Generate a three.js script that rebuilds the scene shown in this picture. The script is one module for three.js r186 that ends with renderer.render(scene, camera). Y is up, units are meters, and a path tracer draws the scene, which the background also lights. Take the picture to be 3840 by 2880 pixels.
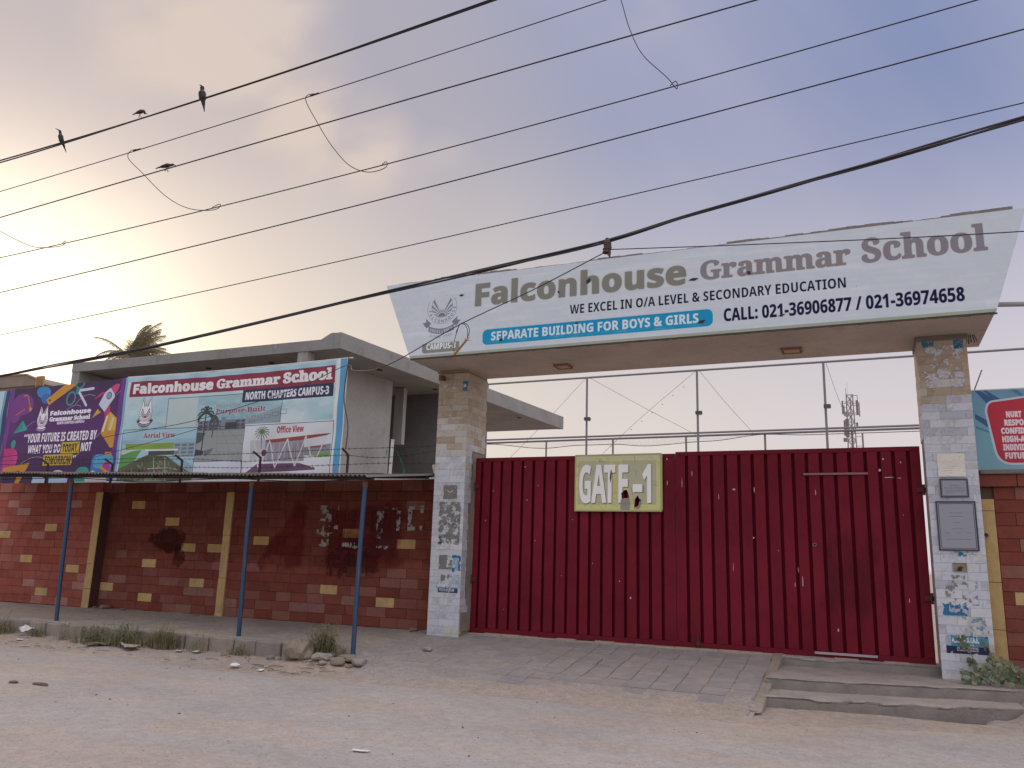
import * as THREE from 'three';
import { mergeGeometries } from 'three/addons/utils/BufferGeometryUtils.js';
import { RoundedBoxGeometry } from 'three/addons/geometries/RoundedBoxGeometry.js';

// ---------------------------------------------------------------- camera, sky, sun, exposure
const scene = new THREE.Scene();
const camera = new THREE.PerspectiveCamera(50.83, 4 / 3, 0.1, 2000);
camera.position.set(5.907, 1.116, 12.003);
camera.rotation.set(0.2139, 0.4148, 0.0310, 'YXZ');
const renderer = new THREE.WebGLRenderer({ antialias: true });
renderer.toneMapping = THREE.LinearToneMapping;
renderer.toneMappingExposure = 1.5;
renderer.shadowMap.enabled = true;
renderer.shadowMap.type = THREE.PCFSoftShadowMap;

const SUN = new THREE.Vector3(-0.835, 0.195, -0.515).normalize();
const sun = new THREE.DirectionalLight(new THREE.Color(1, 0.82, 0.6), 0.9);
sun.position.copy(SUN).multiplyScalar(80);
sun.castShadow = true; sun.shadow.radius = 22; sun.shadow.mapSize.set(2048, 2048);
Object.assign(sun.shadow.camera, { left: -40, right: 40, top: 30, bottom: -30, near: 1, far: 260 });
scene.add(sun);

// ---------------------------------------------------------------- noise
function mulberry(a) { return () => { a = (a + 0x6d2b79f5) | 0; let t = Math.imul(a ^ (a >>> 15), 1 | a); t = (t + Math.imul(t ^ (t >>> 7), 61 | t)) ^ t; return ((t ^ (t >>> 14)) >>> 0) / 4294967296; }; }
const rng = mulberry(7);
const rr = (a, b) => a + (b - a) * rng();
const hash = (x, y, s) => { let h = Math.imul(x, 374761393) + Math.imul(y, 668265263) + Math.imul(s, 974634541); h = Math.imul(h ^ (h >>> 13), 1274126177); return ((h ^ (h >>> 16)) >>> 0) / 4294967296; };
function vn(x, y, s = 0) {
  const xi = Math.floor(x), yi = Math.floor(y); let u = x - xi, v = y - yi; u = u * u * (3 - 2 * u); v = v * v * (3 - 2 * v);
  const a = hash(xi, yi, s), b = hash(xi + 1, yi, s), c = hash(xi, yi + 1, s), d = hash(xi + 1, yi + 1, s);
  return a + (b - a) * u + (c - a) * v + (a - b - c + d) * u * v;
}
function fbm(x, y, o = 4, s = 0) { let f = 0, a = 0.5, n = 0; for (let i = 0; i < o; i++) { f += a * vn(x, y, s + i * 17); n += a; a *= 0.5; x = x * 2.03 + 11.3; y = y * 2.03 + 5.7; } return f / n; }
const ss = (a, b, x) => { const t = Math.min(1, Math.max(0, (x - a) / (b - a))); return t * t * (3 - 2 * t); };
const lerp = (a, b, t) => a + (b - a) * t;
const mix3 = (a, b, t) => [lerp(a[0], b[0], t), lerp(a[1], b[1], t), lerp(a[2], b[2], t)];
const s2l = (c) => { c /= 255; return c <= 0.04045 ? c / 12.92 : Math.pow((c + 0.055) / 1.055, 2.4); };
const hex = (r, g, b) => [s2l(r), s2l(g), s2l(b)];
const col = (r, g, b) => new THREE.Color().setRGB(s2l(r), s2l(g), s2l(b));

// ---------------------------------------------------------------- sky (air and thin cloud only)
{
  const W = 1536, H = 768, data = new Float32Array(W * H * 4);
  const ramp = (stops, g) => { for (let i = 1; i < stops.length; i++) if (g <= stops[i][0]) { const a = stops[i - 1], b = stops[i]; return mix3(a[1], b[1], ss(0, 1, (g - a[0]) / (b[0] - a[0]))); } return stops[stops.length - 1][1]; };
  const LOW = [[0, hex(255, 255, 244)], [8, hex(255, 250, 232)], [16, hex(248, 234, 215)], [28, hex(234, 222, 208)], [42, hex(225, 215, 208)], [58, hex(220, 211, 212)], [75, hex(218, 212, 220)], [110, hex(230, 227, 232)], [180, hex(234, 233, 242)]];
  const HIGH = [[0, hex(230, 212, 205)], [20, hex(200, 188, 188)], [32, hex(176, 172, 184)], [46, hex(156, 162, 190)], [62, hex(132, 145, 184)], [80, hex(166, 174, 202)], [110, hex(228, 233, 246)], [180, hex(232, 237, 248)]];
  const clouds = [[-0.66, 0.52, -0.54, 0.085, 0.5], [-0.60, 0.55, -0.58, 0.10, 0.75], [-0.565, 0.475, -0.67, 0.065, 0.75], [-0.515, 0.465, -0.72, 0.06, 0.65], [-0.45, 0.44, -0.77, 0.06, 0.4], [-0.17, 0.60, -0.78, 0.09, 0.20], [-0.10, 0.585, -0.80, 0.08, 0.16]];
  for (let j = 0; j < H; j++) for (let i = 0; i < W; i++) {
    const ph = (i + 0.5) / W * 2 * Math.PI - Math.PI, th = ((j + 0.5) / H - 0.5) * Math.PI, y = Math.sin(th), c = Math.cos(th), x = c * Math.cos(ph), z = c * Math.sin(ph);
    const g = Math.acos(Math.min(1, x * SUN.x + y * SUN.y + z * SUN.z)) * 180 / Math.PI, el = th * 180 / Math.PI;
    let k = mix3(ramp(LOW, g), ramp(HIGH, g), ss(6, 32, el + 3 * (fbm(ph * 5, el * 0.12, 3, 2) - 0.5)));
    if (el < 0) k = mix3(k, hex(176, 160, 150), ss(0, -12, el));
    let m = 0;
    for (const q of clouds) { const d2 = ((x - q[0]) ** 2 + (y - q[1]) ** 2 + (z - q[2]) ** 2) / (q[3] * q[3]); if (d2 < 6) m = Math.max(m, q[4] * Math.exp(-d2 * 0.7)); }
    const n = fbm(x * 9 + 3, z * 9 + y * 14, 5, 40);
    m = ss(0.16, 0.75, m * (0.25 + 1.5 * n)) + 0.22 * ss(0.5, 0.85, fbm(x * 4 + y * 3, z * 4 - y * 2, 5, 77)) * ss(2, 14, el);
    k = mix3(k, mix3(hex(226, 208, 194), hex(214, 202, 212), ss(20, 60, g)), Math.min(0.8, m) * (g < 25 ? 0.35 + g / 40 : 0.95));
k = k.map((q, n) => q * (1 + [1.1, 0.95, 0.62][n] * Math.exp(-((g / 11.5) ** 2) - ss(20, 34, el))));
    const up = ss(36, 74, el), back = ss(70, 108, g); k = mix3(k, [1.3, 1.28, 1.28], up); const dim = lerp(0.667, 1, Math.max(up, 0.4 * back)); k = k.map((q) => q * dim);   // hazy sky; overhead and behind the camera brightened to fill the shaded front
    const o = (j * W + i) * 4; data[o] = k[0]; data[o + 1] = k[1]; data[o + 2] = k[2]; data[o + 3] = 1;
  }
  const t = new THREE.DataTexture(data, W, H, THREE.RGBAFormat, THREE.FloatType);
  t.mapping = THREE.EquirectangularReflectionMapping; t.magFilter = THREE.LinearFilter; t.minFilter = THREE.LinearFilter; t.wrapS = THREE.RepeatWrapping; t.needsUpdate = true;
  scene.background = t; scene.environment = t;
}

// ---------------------------------------------------------------- helpers
const used = new Map();
function numbered(n) { const k = used.get(n) ?? 0; used.set(n, k + 1); return k ? n + '_' + String(k).padStart(3, '0') : n; }
function tag(o, label, category, group, kind) { if (label) o.userData.label = label; if (category) o.userData.category = category; if (group) o.userData.group = group; if (kind) o.userData.kind = kind; return o; }
function thing(name, label, category, group, pos = [0, 0, 0]) { const o = new THREE.Group(); o.name = numbered(name); o.position.set(...pos); scene.add(o); return tag(o, label, category, group); }
function prep(g) { if (g.index) g = g.toNonIndexed(); for (const k of Object.keys(g.attributes)) if (!['position', 'normal', 'uv'].includes(k)) g.deleteAttribute(k); if (!g.attributes.uv) g.setAttribute('uv', new THREE.BufferAttribute(new Float32Array(g.attributes.position.count * 2), 2)); if (!g.attributes.normal) g.computeVertexNormals(); return g; }
const merge = (list) => (list.length === 1 ? list[0] : mergeGeometries(list.map(prep)));
function part(name, geo, m, parent) {
  const o = new THREE.Mesh(Array.isArray(geo) ? merge(geo) : geo, m); o.name = parent === scene ? numbered(name) : name; o.castShadow = o.receiveShadow = true; parent.add(o); return o;
}
function struct(name, geo, m) { const o = part(name, geo, m, scene); o.userData.kind = 'structure'; return o; }
const V = (x, y, z) => new THREE.Vector3(x, y, z);
function box(w, h, d, x = 0, y = 0, z = 0, r = 0) { const g = r > 0 ? new RoundedBoxGeometry(w, h, d, 2, r) : new THREE.BoxGeometry(w, h, d); return g.translate(x, y, z); }
const span = (x0, x1, y0, y1, z0, z1, r = 0) => box(x1 - x0, y1 - y0, z1 - z0, (x0 + x1) / 2, (y0 + y1) / 2, (z0 + z1) / 2, r);
function bar(a, b, r, seg = 8) { const A = V(...a), B = V(...b), d = B.clone().sub(A), g = new THREE.CylinderGeometry(r, r, d.length(), seg); g.applyQuaternion(new THREE.Quaternion().setFromUnitVectors(V(0, 1, 0), d.normalize())); return g.translate((A.x + B.x) / 2, (A.y + B.y) / 2, (A.z + B.z) / 2); }
function beam(a, b, w, h) { const A = V(...a), B = V(...b), d = B.clone().sub(A), g = new THREE.BoxGeometry(w, d.length(), h); g.applyQuaternion(new THREE.Quaternion().setFromUnitVectors(V(0, 1, 0), d.normalize())); return g.translate((A.x + B.x) / 2, (A.y + B.y) / 2, (A.z + B.z) / 2); }
function tube(pts, r, n = 40, seg = 6) { return new THREE.TubeGeometry(new THREE.CatmullRomCurve3(pts.map((p) => V(...p))), n, r, seg, false); }
function worldUV(g, f) { const p = g.attributes.position, n = g.attributes.normal, uv = new Float32Array(p.count * 2); for (let i = 0; i < p.count; i++) { const [u, v] = f(p.getX(i), p.getY(i), p.getZ(i), n.getX(i), n.getY(i), n.getZ(i)); uv[2 * i] = u; uv[2 * i + 1] = v; } g.setAttribute('uv', new THREE.BufferAttribute(uv, 2)); return g; }
const triUV = (s = 1) => (x, y, z, nx, ny, nz) => { const a = Math.abs(nx), b = Math.abs(ny), c = Math.abs(nz); return b > a && b > c ? [x * s, z * s] : a > c ? [z * s, y * s] : [x * s, y * s]; };
const uvw = (g, s = 1) => { g = prep(g); g.computeVertexNormals(); return worldUV(g, triUV(s)); };
// a piece with a chamfered front, back on z = 0, facing +z; uv runs in metres from (ox, oy)
function piece(w, h, d, c, ox = 0, oy = 0, tilt = 0) {
  const X = w / 2, Y = h / 2, q = (s) => s * (rng() - 0.5) * 2 * tilt, P = [];
  const B = [[-X, -Y, 0], [X, -Y, 0], [X, Y, 0], [-X, Y, 0]], M = B.map(([x, y]) => [x, y, d - c]), F = B.map(([x, y]) => [x - Math.sign(x) * c, y - Math.sign(y) * c, d + q(1)]);
  const quad = (a, b, e, f) => P.push(...a, ...b, ...e, ...a, ...e, ...f);
  quad(F[0], F[1], F[2], F[3]);
  for (let i = 0; i < 4; i++) { const j = (i + 1) % 4; quad(B[i], B[j], M[j], M[i]); quad(M[i], M[j], F[j], F[i]); }
  const g = new THREE.BufferGeometry(); g.setAttribute('position', new THREE.BufferAttribute(new Float32Array(P), 3)); g.computeVertexNormals();
  return worldUV(g, (x, y) => [x + ox, y + oy]);
}
// regular grid sheet over sorted coordinate lists
function sheet(xs, zs, h, uvf, keep) {
  const nx = xs.length, nz = zs.length, P = new Float32Array(nx * nz * 3), U = new Float32Array(nx * nz * 2), I = [];
  for (let j = 0; j < nz; j++) for (let i = 0; i < nx; i++) { const o = j * nx + i; P[3 * o] = xs[i]; P[3 * o + 1] = h(xs[i], zs[j]); P[3 * o + 2] = zs[j]; const [u, v] = uvf(xs[i], zs[j]); U[2 * o] = u; U[2 * o + 1] = v; }
  for (let j = 0; j < nz - 1; j++) for (let i = 0; i < nx - 1; i++) { if (keep && !keep((xs[i] + xs[i + 1]) / 2, (zs[j] + zs[j + 1]) / 2)) continue; const a = j * nx + i; I.push(a, a + nx, a + 1, a + 1, a + nx, a + nx + 1); }
  const g = new THREE.BufferGeometry(); g.setAttribute('position', new THREE.BufferAttribute(P, 3)); g.setAttribute('uv', new THREE.BufferAttribute(U, 2)); g.setIndex(I); g.computeVertexNormals(); return g;
}
const range = (a, b, s) => { const n = Math.max(1, Math.round((b - a) / s)); return Array.from({ length: n + 1 }, (_, i) => a + (b - a) * i / n); };
// textures
function pixTex(W, H, f, srgb = true, repeat = true) { // f(u, v) -> [r, g, b] linear 0..1 (or a grey); v = 0 at the bottom
  const d = new Uint8Array(W * H * 4), enc = (x) => { x = Math.min(1, Math.max(0, x)); return 255 * (srgb ? (x <= 0.0031308 ? 12.92 * x : 1.055 * Math.pow(x, 1 / 2.4) - 0.055) : x); };
  for (let j = 0; j < H; j++) for (let i = 0; i < W; i++) { let c = f((i + 0.5) / W, (j + 0.5) / H, i, j); if (typeof c === 'number') c = [c, c, c]; const o = (j * W + i) * 4; d[o] = enc(c[0]); d[o + 1] = enc(c[1]); d[o + 2] = enc(c[2]); d[o + 3] = c.length > 3 ? 255 * c[3] : 255; }
  const t = new THREE.DataTexture(d, W, H); t.magFilter = THREE.LinearFilter; t.minFilter = THREE.LinearMipmapLinearFilter; t.generateMipmaps = true; if (srgb) t.colorSpace = THREE.SRGBColorSpace; if (repeat) t.wrapS = t.wrapT = THREE.RepeatWrapping; t.needsUpdate = true; return t;
}
// periodic noise for tiling textures
const tn = (u, v, f, s) => { const x = u * f, y = v * f, xi = Math.floor(x), yi = Math.floor(y); let a = x - xi, b = y - yi; a = a * a * (3 - 2 * a); b = b * b * (3 - 2 * b); const w = (p, q) => hash(((p % f) + f) % f, ((q % f) + f) % f, s); return lerp(lerp(w(xi, yi), w(xi + 1, yi), a), lerp(w(xi, yi + 1), w(xi + 1, yi + 1), a), b); };
const tf = (u, v, f, o, s) => { let r = 0, a = 0.5, n = 0; for (let i = 0; i < o; i++) { r += a * tn(u, v, f << i, s + i * 31); n += a; a *= 0.55; } return r / n; };
const grain = pixTex(512, 512, (u, v) => 0.35 * tf(u, v, 8, 4, 3) + 0.65 * tf(u, v, 64, 3, 9), false);      // 1 m tile by uv in metres
const mottle = pixTex(512, 512, (u, v) => { const a = tf(u, v, 5, 6, 21), b = tf(u, v, 60, 3, 5); return 0.62 + 0.34 * a + 0.22 * (b - 0.5); }, false);
const rep = (t, s) => { const c = t.clone(); c.repeat.set(s, s); c.needsUpdate = true; return c; };
const concreteMap = pixTex(512, 512, (u, v) => { const a = tf(u, v, 4, 6, 55), b = tf(u, v, 90, 2, 8), d = ss(0.66, 0.74, tf(u, v, 9, 5, 91)), k = 0.74 + 0.4 * (a - 0.5) + 0.12 * (b - 0.5); return mix3([k, k * 0.985, k * 0.96], [k * 0.78, k * 0.76, k * 0.72], d * 0.6); }, false);
const matte = (c, o = {}) => new THREE.MeshPhysicalMaterial({ color: new THREE.Color().setRGB(...c), roughness: 0.95, specularIntensity: 0.2, ...o });
function mat(r, g, b, o = {}) { return new THREE.MeshStandardMaterial({ color: new THREE.Color().setRGB(r, g, b), roughness: 0.9, ...o }); }
const canvas = (w, h) => { const c = document.createElement('canvas'); c.width = w; c.height = h; return c; };
function canTex(c) { const t = new THREE.CanvasTexture(c); t.colorSpace = THREE.SRGBColorSpace; t.anisotropy = 8; return t; }
// lettering: from x0 to x1 on base line y, capitals cap high
function letter(x, str, x0, y, x1, cap, font, fill, o = {}) {
  x.save(); x.font = font.replace('$', '100px'); x.textBaseline = 'alphabetic'; x.lineJoin = 'round';
  const w = x.measureText(str).width, sx = (x1 - x0) / w, sy = cap / 72;
  x.translate(x0, y); if (o.rot) x.rotate(o.rot); x.transform(1, 0, o.skew ?? 0, 1, 0, 0); x.scale(sx, sy);
  if (o.shadow) { x.fillStyle = x.strokeStyle = o.shadow; x.lineWidth = (o.fat ?? 0); x.save(); x.translate(o.sx ?? 3, o.sy ?? 3); x.fillText(str, 0, 0); if (o.fat) x.strokeText(str, 0, 0); x.restore(); }
  if (o.edge) { x.strokeStyle = o.edge; x.lineWidth = (o.fat ?? 0) + (o.edgeW ?? 6); x.strokeText(str, 0, 0); }
  x.fillStyle = fill; x.fillText(str, 0, 0); if (o.fat) { x.strokeStyle = fill; x.lineWidth = o.fat; x.strokeText(str, 0, 0); }
  x.restore();
}
const SANS = 'bold $ sans-serif', SERIF = 'bold $ serif', SERIFR = '$ serif';

// ---------------------------------------------------------------- ground, road, footpath, ramp
const rampY = (z) => -0.035 - 0.1215 * Math.max(0, z);
const pathY = (x, z) => -0.055 - 0.045 * z + 0.012 * (fbm(x * 1.3, z * 1.3, 3, 5) - 0.5);
const frontY = (x, z) => lerp(pathY(x, z), rampY(z), ss(-1.25, -0.35, x)) + 0.014 * (fbm(x * 2.6, z * 2.6, 4, 15) - 0.5);
const roadY = (x, z) => -0.402 + 0.012 * (fbm(x * 0.5, z * 0.5, 3, 61) - 0.5);
function groundY(x, z) {
  let y = roadY(x, z) - 0.004 + 0.02 * (fbm(x * 3, z * 3, 4, 33) - 0.5) * ss(3.6, 2.9, z);
  y += 0.055 * ss(3.3, 2.2, z) * ss(-0.5, -1.6, x);                                   // loose soil against the kerb
  y += 0.10 * Math.exp(-(((x + 0.95) / 0.55) ** 2 + ((z - 2.25) / 0.42) ** 2));         // rubble heap at the last post
  y += 0.17 * ss(2.35, 1.35, z + 0.9 * (fbm(x * 1.6, z * 1.6, 3, 4) - 0.5)) * ss(7.15, 7.5, x);   // bank beside the steps
  y -= 0.25 * ss(1.9, 1.4, z) * ss(7.0, 6.8, x) ; return y;
}
const noiseCol = (x, z) => {
  const a = fbm(x * 0.45, z * 0.9, 5, 101), b = fbm(x * 2.1, z * 2.6, 4, 131), c = fbm(x * 14, z * 14, 3, 151), d = fbm(x * 55, z * 55, 2, 171);
  return { a, b, c, d };
};
const dustRoad = (x, z) => { // fine pale grit over worn asphalt, with drifts of tan sand
  const { a, b, c, d } = noiseCol(x, z); let k = mix3([0.355, 0.308, 0.286], [0.372, 0.300, 0.258], ss(0.42, 0.60, a + 0.3 * (b - 0.5)));
  k = mix3(k, [0.385, 0.305, 0.258], 0.55 * ss(0.56, 0.72, fbm(x * 0.16 + 3, z * 2.4 + 0.25 * x * 0.2, 4, 211)));
  k = mix3(k, [0.335, 0.298, 0.284], 0.75 * ss(0.52, 0.7, fbm(x * 0.6 + 9, z * 1.5, 5, 191)));
  const m = 1 + 0.26 * (c - 0.5) + 0.36 * (d - 0.5) + 0.22 * (fbm(x * 0.9, z * 1.8, 4, 221) - 0.5); k = k.map((q) => q * m);
  if (d > 0.80) k = k.map((q) => q * 0.55); else if (d < 0.17) k = k.map((q) => Math.min(0.6, q * 1.3)); return k;
};
const sand = (x, z) => { const { a, b, c, d } = noiseCol(x, z); let k = mix3([0.36, 0.275, 0.222], [0.33, 0.268, 0.232], ss(0.4, 0.65, b)); const m = 1 + 0.4 * (c - 0.5) + 0.5 * (d - 0.5) + 0.2 * (a - 0.5); return k.map((q) => q * m); };
const pathCol = (x, z) => { const { a, b, c, d } = noiseCol(x + 40, z); let k = mix3([0.36, 0.29, 0.24], [0.30, 0.255, 0.22], ss(0.42, 0.62, b)); k = mix3(k, [0.41, 0.31, 0.225], 0.6 * ss(0.5, 0.7, a)); const m = 1 + 0.34 * (c - 0.5) + 0.5 * (d - 0.5); return k.map((q) => q * m); };
const rampCol = (x, z) => { const { a, b, c, d } = noiseCol(x + 80, z); let k = mix3([0.315, 0.27, 0.248], [0.275, 0.24, 0.228], ss(0.42, 0.62, b)); const e = z + 0.9 * (fbm(x * 1.2, z * 1.5, 4, 7) - 0.5) - 0.25 * ss(2.4, 0.6, x); k = mix3(k, [0.355, 0.277, 0.228], 0.85 * ss(2.0, 2.9, e)); k = mix3(k, [0.39, 0.295, 0.22], 0.8 * ss(0.3, 0.0, z)); const m = 1 + 0.34 * (c - 0.5) + 0.5 * (d - 0.5); return k.map((q) => q * m); };
const GX0 = -15, GX1 = 13, GZ0 = -0.5, GZ1 = 12;
const mapRoad = pixTex(2048, 1024, (u, v) => dustRoad(GX0 + u * (GX1 - GX0), GZ0 + v * (GZ1 - GZ0)), true, false); mapRoad.wrapS = mapRoad.wrapT = THREE.MirroredRepeatWrapping;
const mapSand = pixTex(1024, 512, (u, v) => sand(u * 14, v * 7), true, false); mapSand.wrapS = mapSand.wrapT = THREE.MirroredRepeatWrapping;
const mapPath = pixTex(1024, 512, (u, v) => pathCol(-14 + u * 14, -0.5 + v * 3), true, false);
const mapRamp = pixTex(1024, 512, (u, v) => rampCol(-1 + u * 6, -0.5 + v * 4), true, false);
const bumpG = rep(grain, 1);
const M_road = new THREE.MeshStandardMaterial({ map: mapRoad, roughness: 0.95, bumpMap: bumpG, bumpScale: 0.006 });
const M_sand = new THREE.MeshStandardMaterial({ map: mapSand, roughness: 1, bumpMap: bumpG, bumpScale: 0.01 });
// note: bump uses the same uv set as the map, so the sheets carry uv in map space and the bump repeats by its own scale
const setBump = (m, su, sv) => { const t = grain.clone(); t.repeat.set(su, sv); t.needsUpdate = true; m.bumpMap = t; };
setBump(M_road, 28, 12.5); setBump(M_sand, 14, 7);
const axis = (a, b, s, far) => [-far, -far / 3, -far / 9, -30 < a ? a - 8 : a - 20, ...range(a, b, s), b + 8, far / 9, far / 3, far].sort((p, q) => p - q);
const gx = axis(-15, 13, 0.09, 700), gz = [-700, -230, -80, -30, -12, -4, ...range(-0.5, 3.6, 0.05), ...range(4, 14, 0.5), 40, 120, 700];
struct('ground', sheet(gx, gz, (x, z) => (Math.abs(x) > 30 || z < -1 || z > 15 ? -0.43 : groundY(x, z)), (x, z) => [x / 14, z / 7]), M_sand);
const roadEdge = (x) => 3.14 + 0.10 * ss(-2, -3.5, x) * 0 - 0.85 * ss(4.6, 7.4, x) + 0.32 * (fbm(x * 0.9, 3.3, 4, 71) - 0.5) + 0.10 * (fbm(x * 6, 1.3, 3, 81) - 0.5) + 0.28 * Math.exp(-(((x + 2.2) / 0.8) ** 2));
{ // the road: dusty worn asphalt with a ragged edge, lying over the soil
  const xs = [-120, -60, -30, ...range(-16, 13, 0.07), 30, 60, 120], ts = [...range(0, 1, 0.1), ...range(1.5, 9, 0.5), 12, 18];
  const nx = xs.length, P = [], U = [], I = [];
  for (const t of ts) for (const x of xs) { const z = roadEdge(x) + t, y = (Math.abs(x) > 20 ? -0.402 : roadY(x, z)) + 0.004 - (t < 0.01 ? 0.012 : 0); P.push(x, y, z); U.push((x - GX0) / (GX1 - GX0), (z - GZ0) / (GZ1 - GZ0)); }
  for (let j = 0; j < ts.length - 1; j++) for (let i = 0; i < nx - 1; i++) { const a = j * nx + i; I.push(a, a + nx, a + 1, a + 1, a + nx, a + nx + 1); }
  const g = new THREE.BufferGeometry(); g.setAttribute('position', new THREE.BufferAttribute(new Float32Array(P), 3)); g.setAttribute('uv', new THREE.BufferAttribute(new Float32Array(U), 2)); g.setIndex(I); g.computeVertexNormals();
  struct('road', g, M_road);
}
const M_path = new THREE.MeshStandardMaterial({ map: mapPath, roughness: 1, bumpScale: 0.010 }); setBump(M_path, 14, 3);
const M_ramp = new THREE.MeshStandardMaterial({ map: mapRamp, roughness: 1, bumpScale: 0.008 }); setBump(M_ramp, 6, 4);
struct('footpath', sheet(range(-16, -0.75, 0.06), range(-0.3, 2.12, 0.05), (x, z) => frontY(x, z) - 0.5 * ss(2.06, 2.12, z), (x, z) => [(x + 14) / 14, (z + 0.5) / 3]), M_path);
const ramp = struct('ramp', sheet(range(-0.75, 4.70, 0.05), range(-0.3, 3.3, 0.05), (x, z) => frontY(x, z) - 0.03 * ss(4.58, 4.70, x) - 0.35 * ss(2.1, 2.5, z) * ss(-0.30, -0.75, x), (x, z) => [(x + 1) / 6, (z + 0.5) / 4]), M_ramp);
{ // square concrete paving tiles bedded in the ramp, sunk under sand towards the road
  const tones = [[0.30, 0.258, 0.236], [0.29, 0.25, 0.231], [0.278, 0.242, 0.227], [0.298, 0.252, 0.228], [0.31, 0.258, 0.233], [0.268, 0.236, 0.224]];
  const mats = tones.map((c) => mat(c[0] * 1.27, c[1] * 1.25, c[2] * 1.27, { map: rep(mottle, 1.3), bumpMap: rep(grain, 2), bumpScale: 0.006 }));
  const S = 0.30, ang = Math.atan(0.1215);
  for (let r = 0; r < 9; r++) for (let c = 0; c < 15; c++) {
    const x = 4.50 - c * S + 0.006 * (r % 3) + rr(-0.006, 0.006), z = 0.30 + r * S * Math.cos(ang) + rr(-0.006, 0.006); if (x < 0.1) continue;
    if (rng() < 0.05) continue;
    const sink = 0.022 * ss(1.9, 2.7, z + 0.5 * (vn(x * 1.7, z, 9) - 0.5)) + 0.014 * ss(2.2, 0.6, x) * vn(x * 1.1, z * 1.1, 3) + 0.006 * ss(0.7, 0.3, z);
    const g = piece(S - 0.010 - rr(0, 0.012), S - 0.010 - rr(0, 0.012), 0.03, 0.004, x, z, 0.004).rotateX(-Math.PI / 2 + ang);
    const o = part('paving_tile', g, mats[Math.floor(rng() * mats.length)], ramp); o.position.set(x, rampY(z) - 0.021 - sink + 0.003, z); o.rotation.set(rr(-0.006, 0.006), rr(-0.02, 0.02), rr(-0.008, 0.008));
  }
}

// ---------------------------------------------------------------- block walls
const redTones = [[0.208, 0.060, 0.044], [0.196, 0.055, 0.041], [0.222, 0.068, 0.051], [0.188, 0.053, 0.039], [0.216, 0.069, 0.053], [0.203, 0.062, 0.047]];
const paleTones = [[0.25, 0.105, 0.085], [0.235, 0.088, 0.070], [0.262, 0.128, 0.107]];
const plainWall = pixTex(1024, 512, (u, v) => { const x = u * 8, y = v * 4, a = fbm(x * 1.2, y * 2.2, 5, 301), b = fbm(x * 9, y * 9, 4, 311), c = fbm(x * 60, y * 60, 2, 321); let k = 0.84 + 0.22 * (a - 0.5) + 0.28 * (b - 0.5) + 0.22 * (c - 0.5); const dust = ss(0.52, 0.68, fbm(x * 2.5, y * 3.4, 4, 331)) * 0.35; return mix3([k, k, k], [0.98, 0.93, 0.88], dust); }, true);
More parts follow.
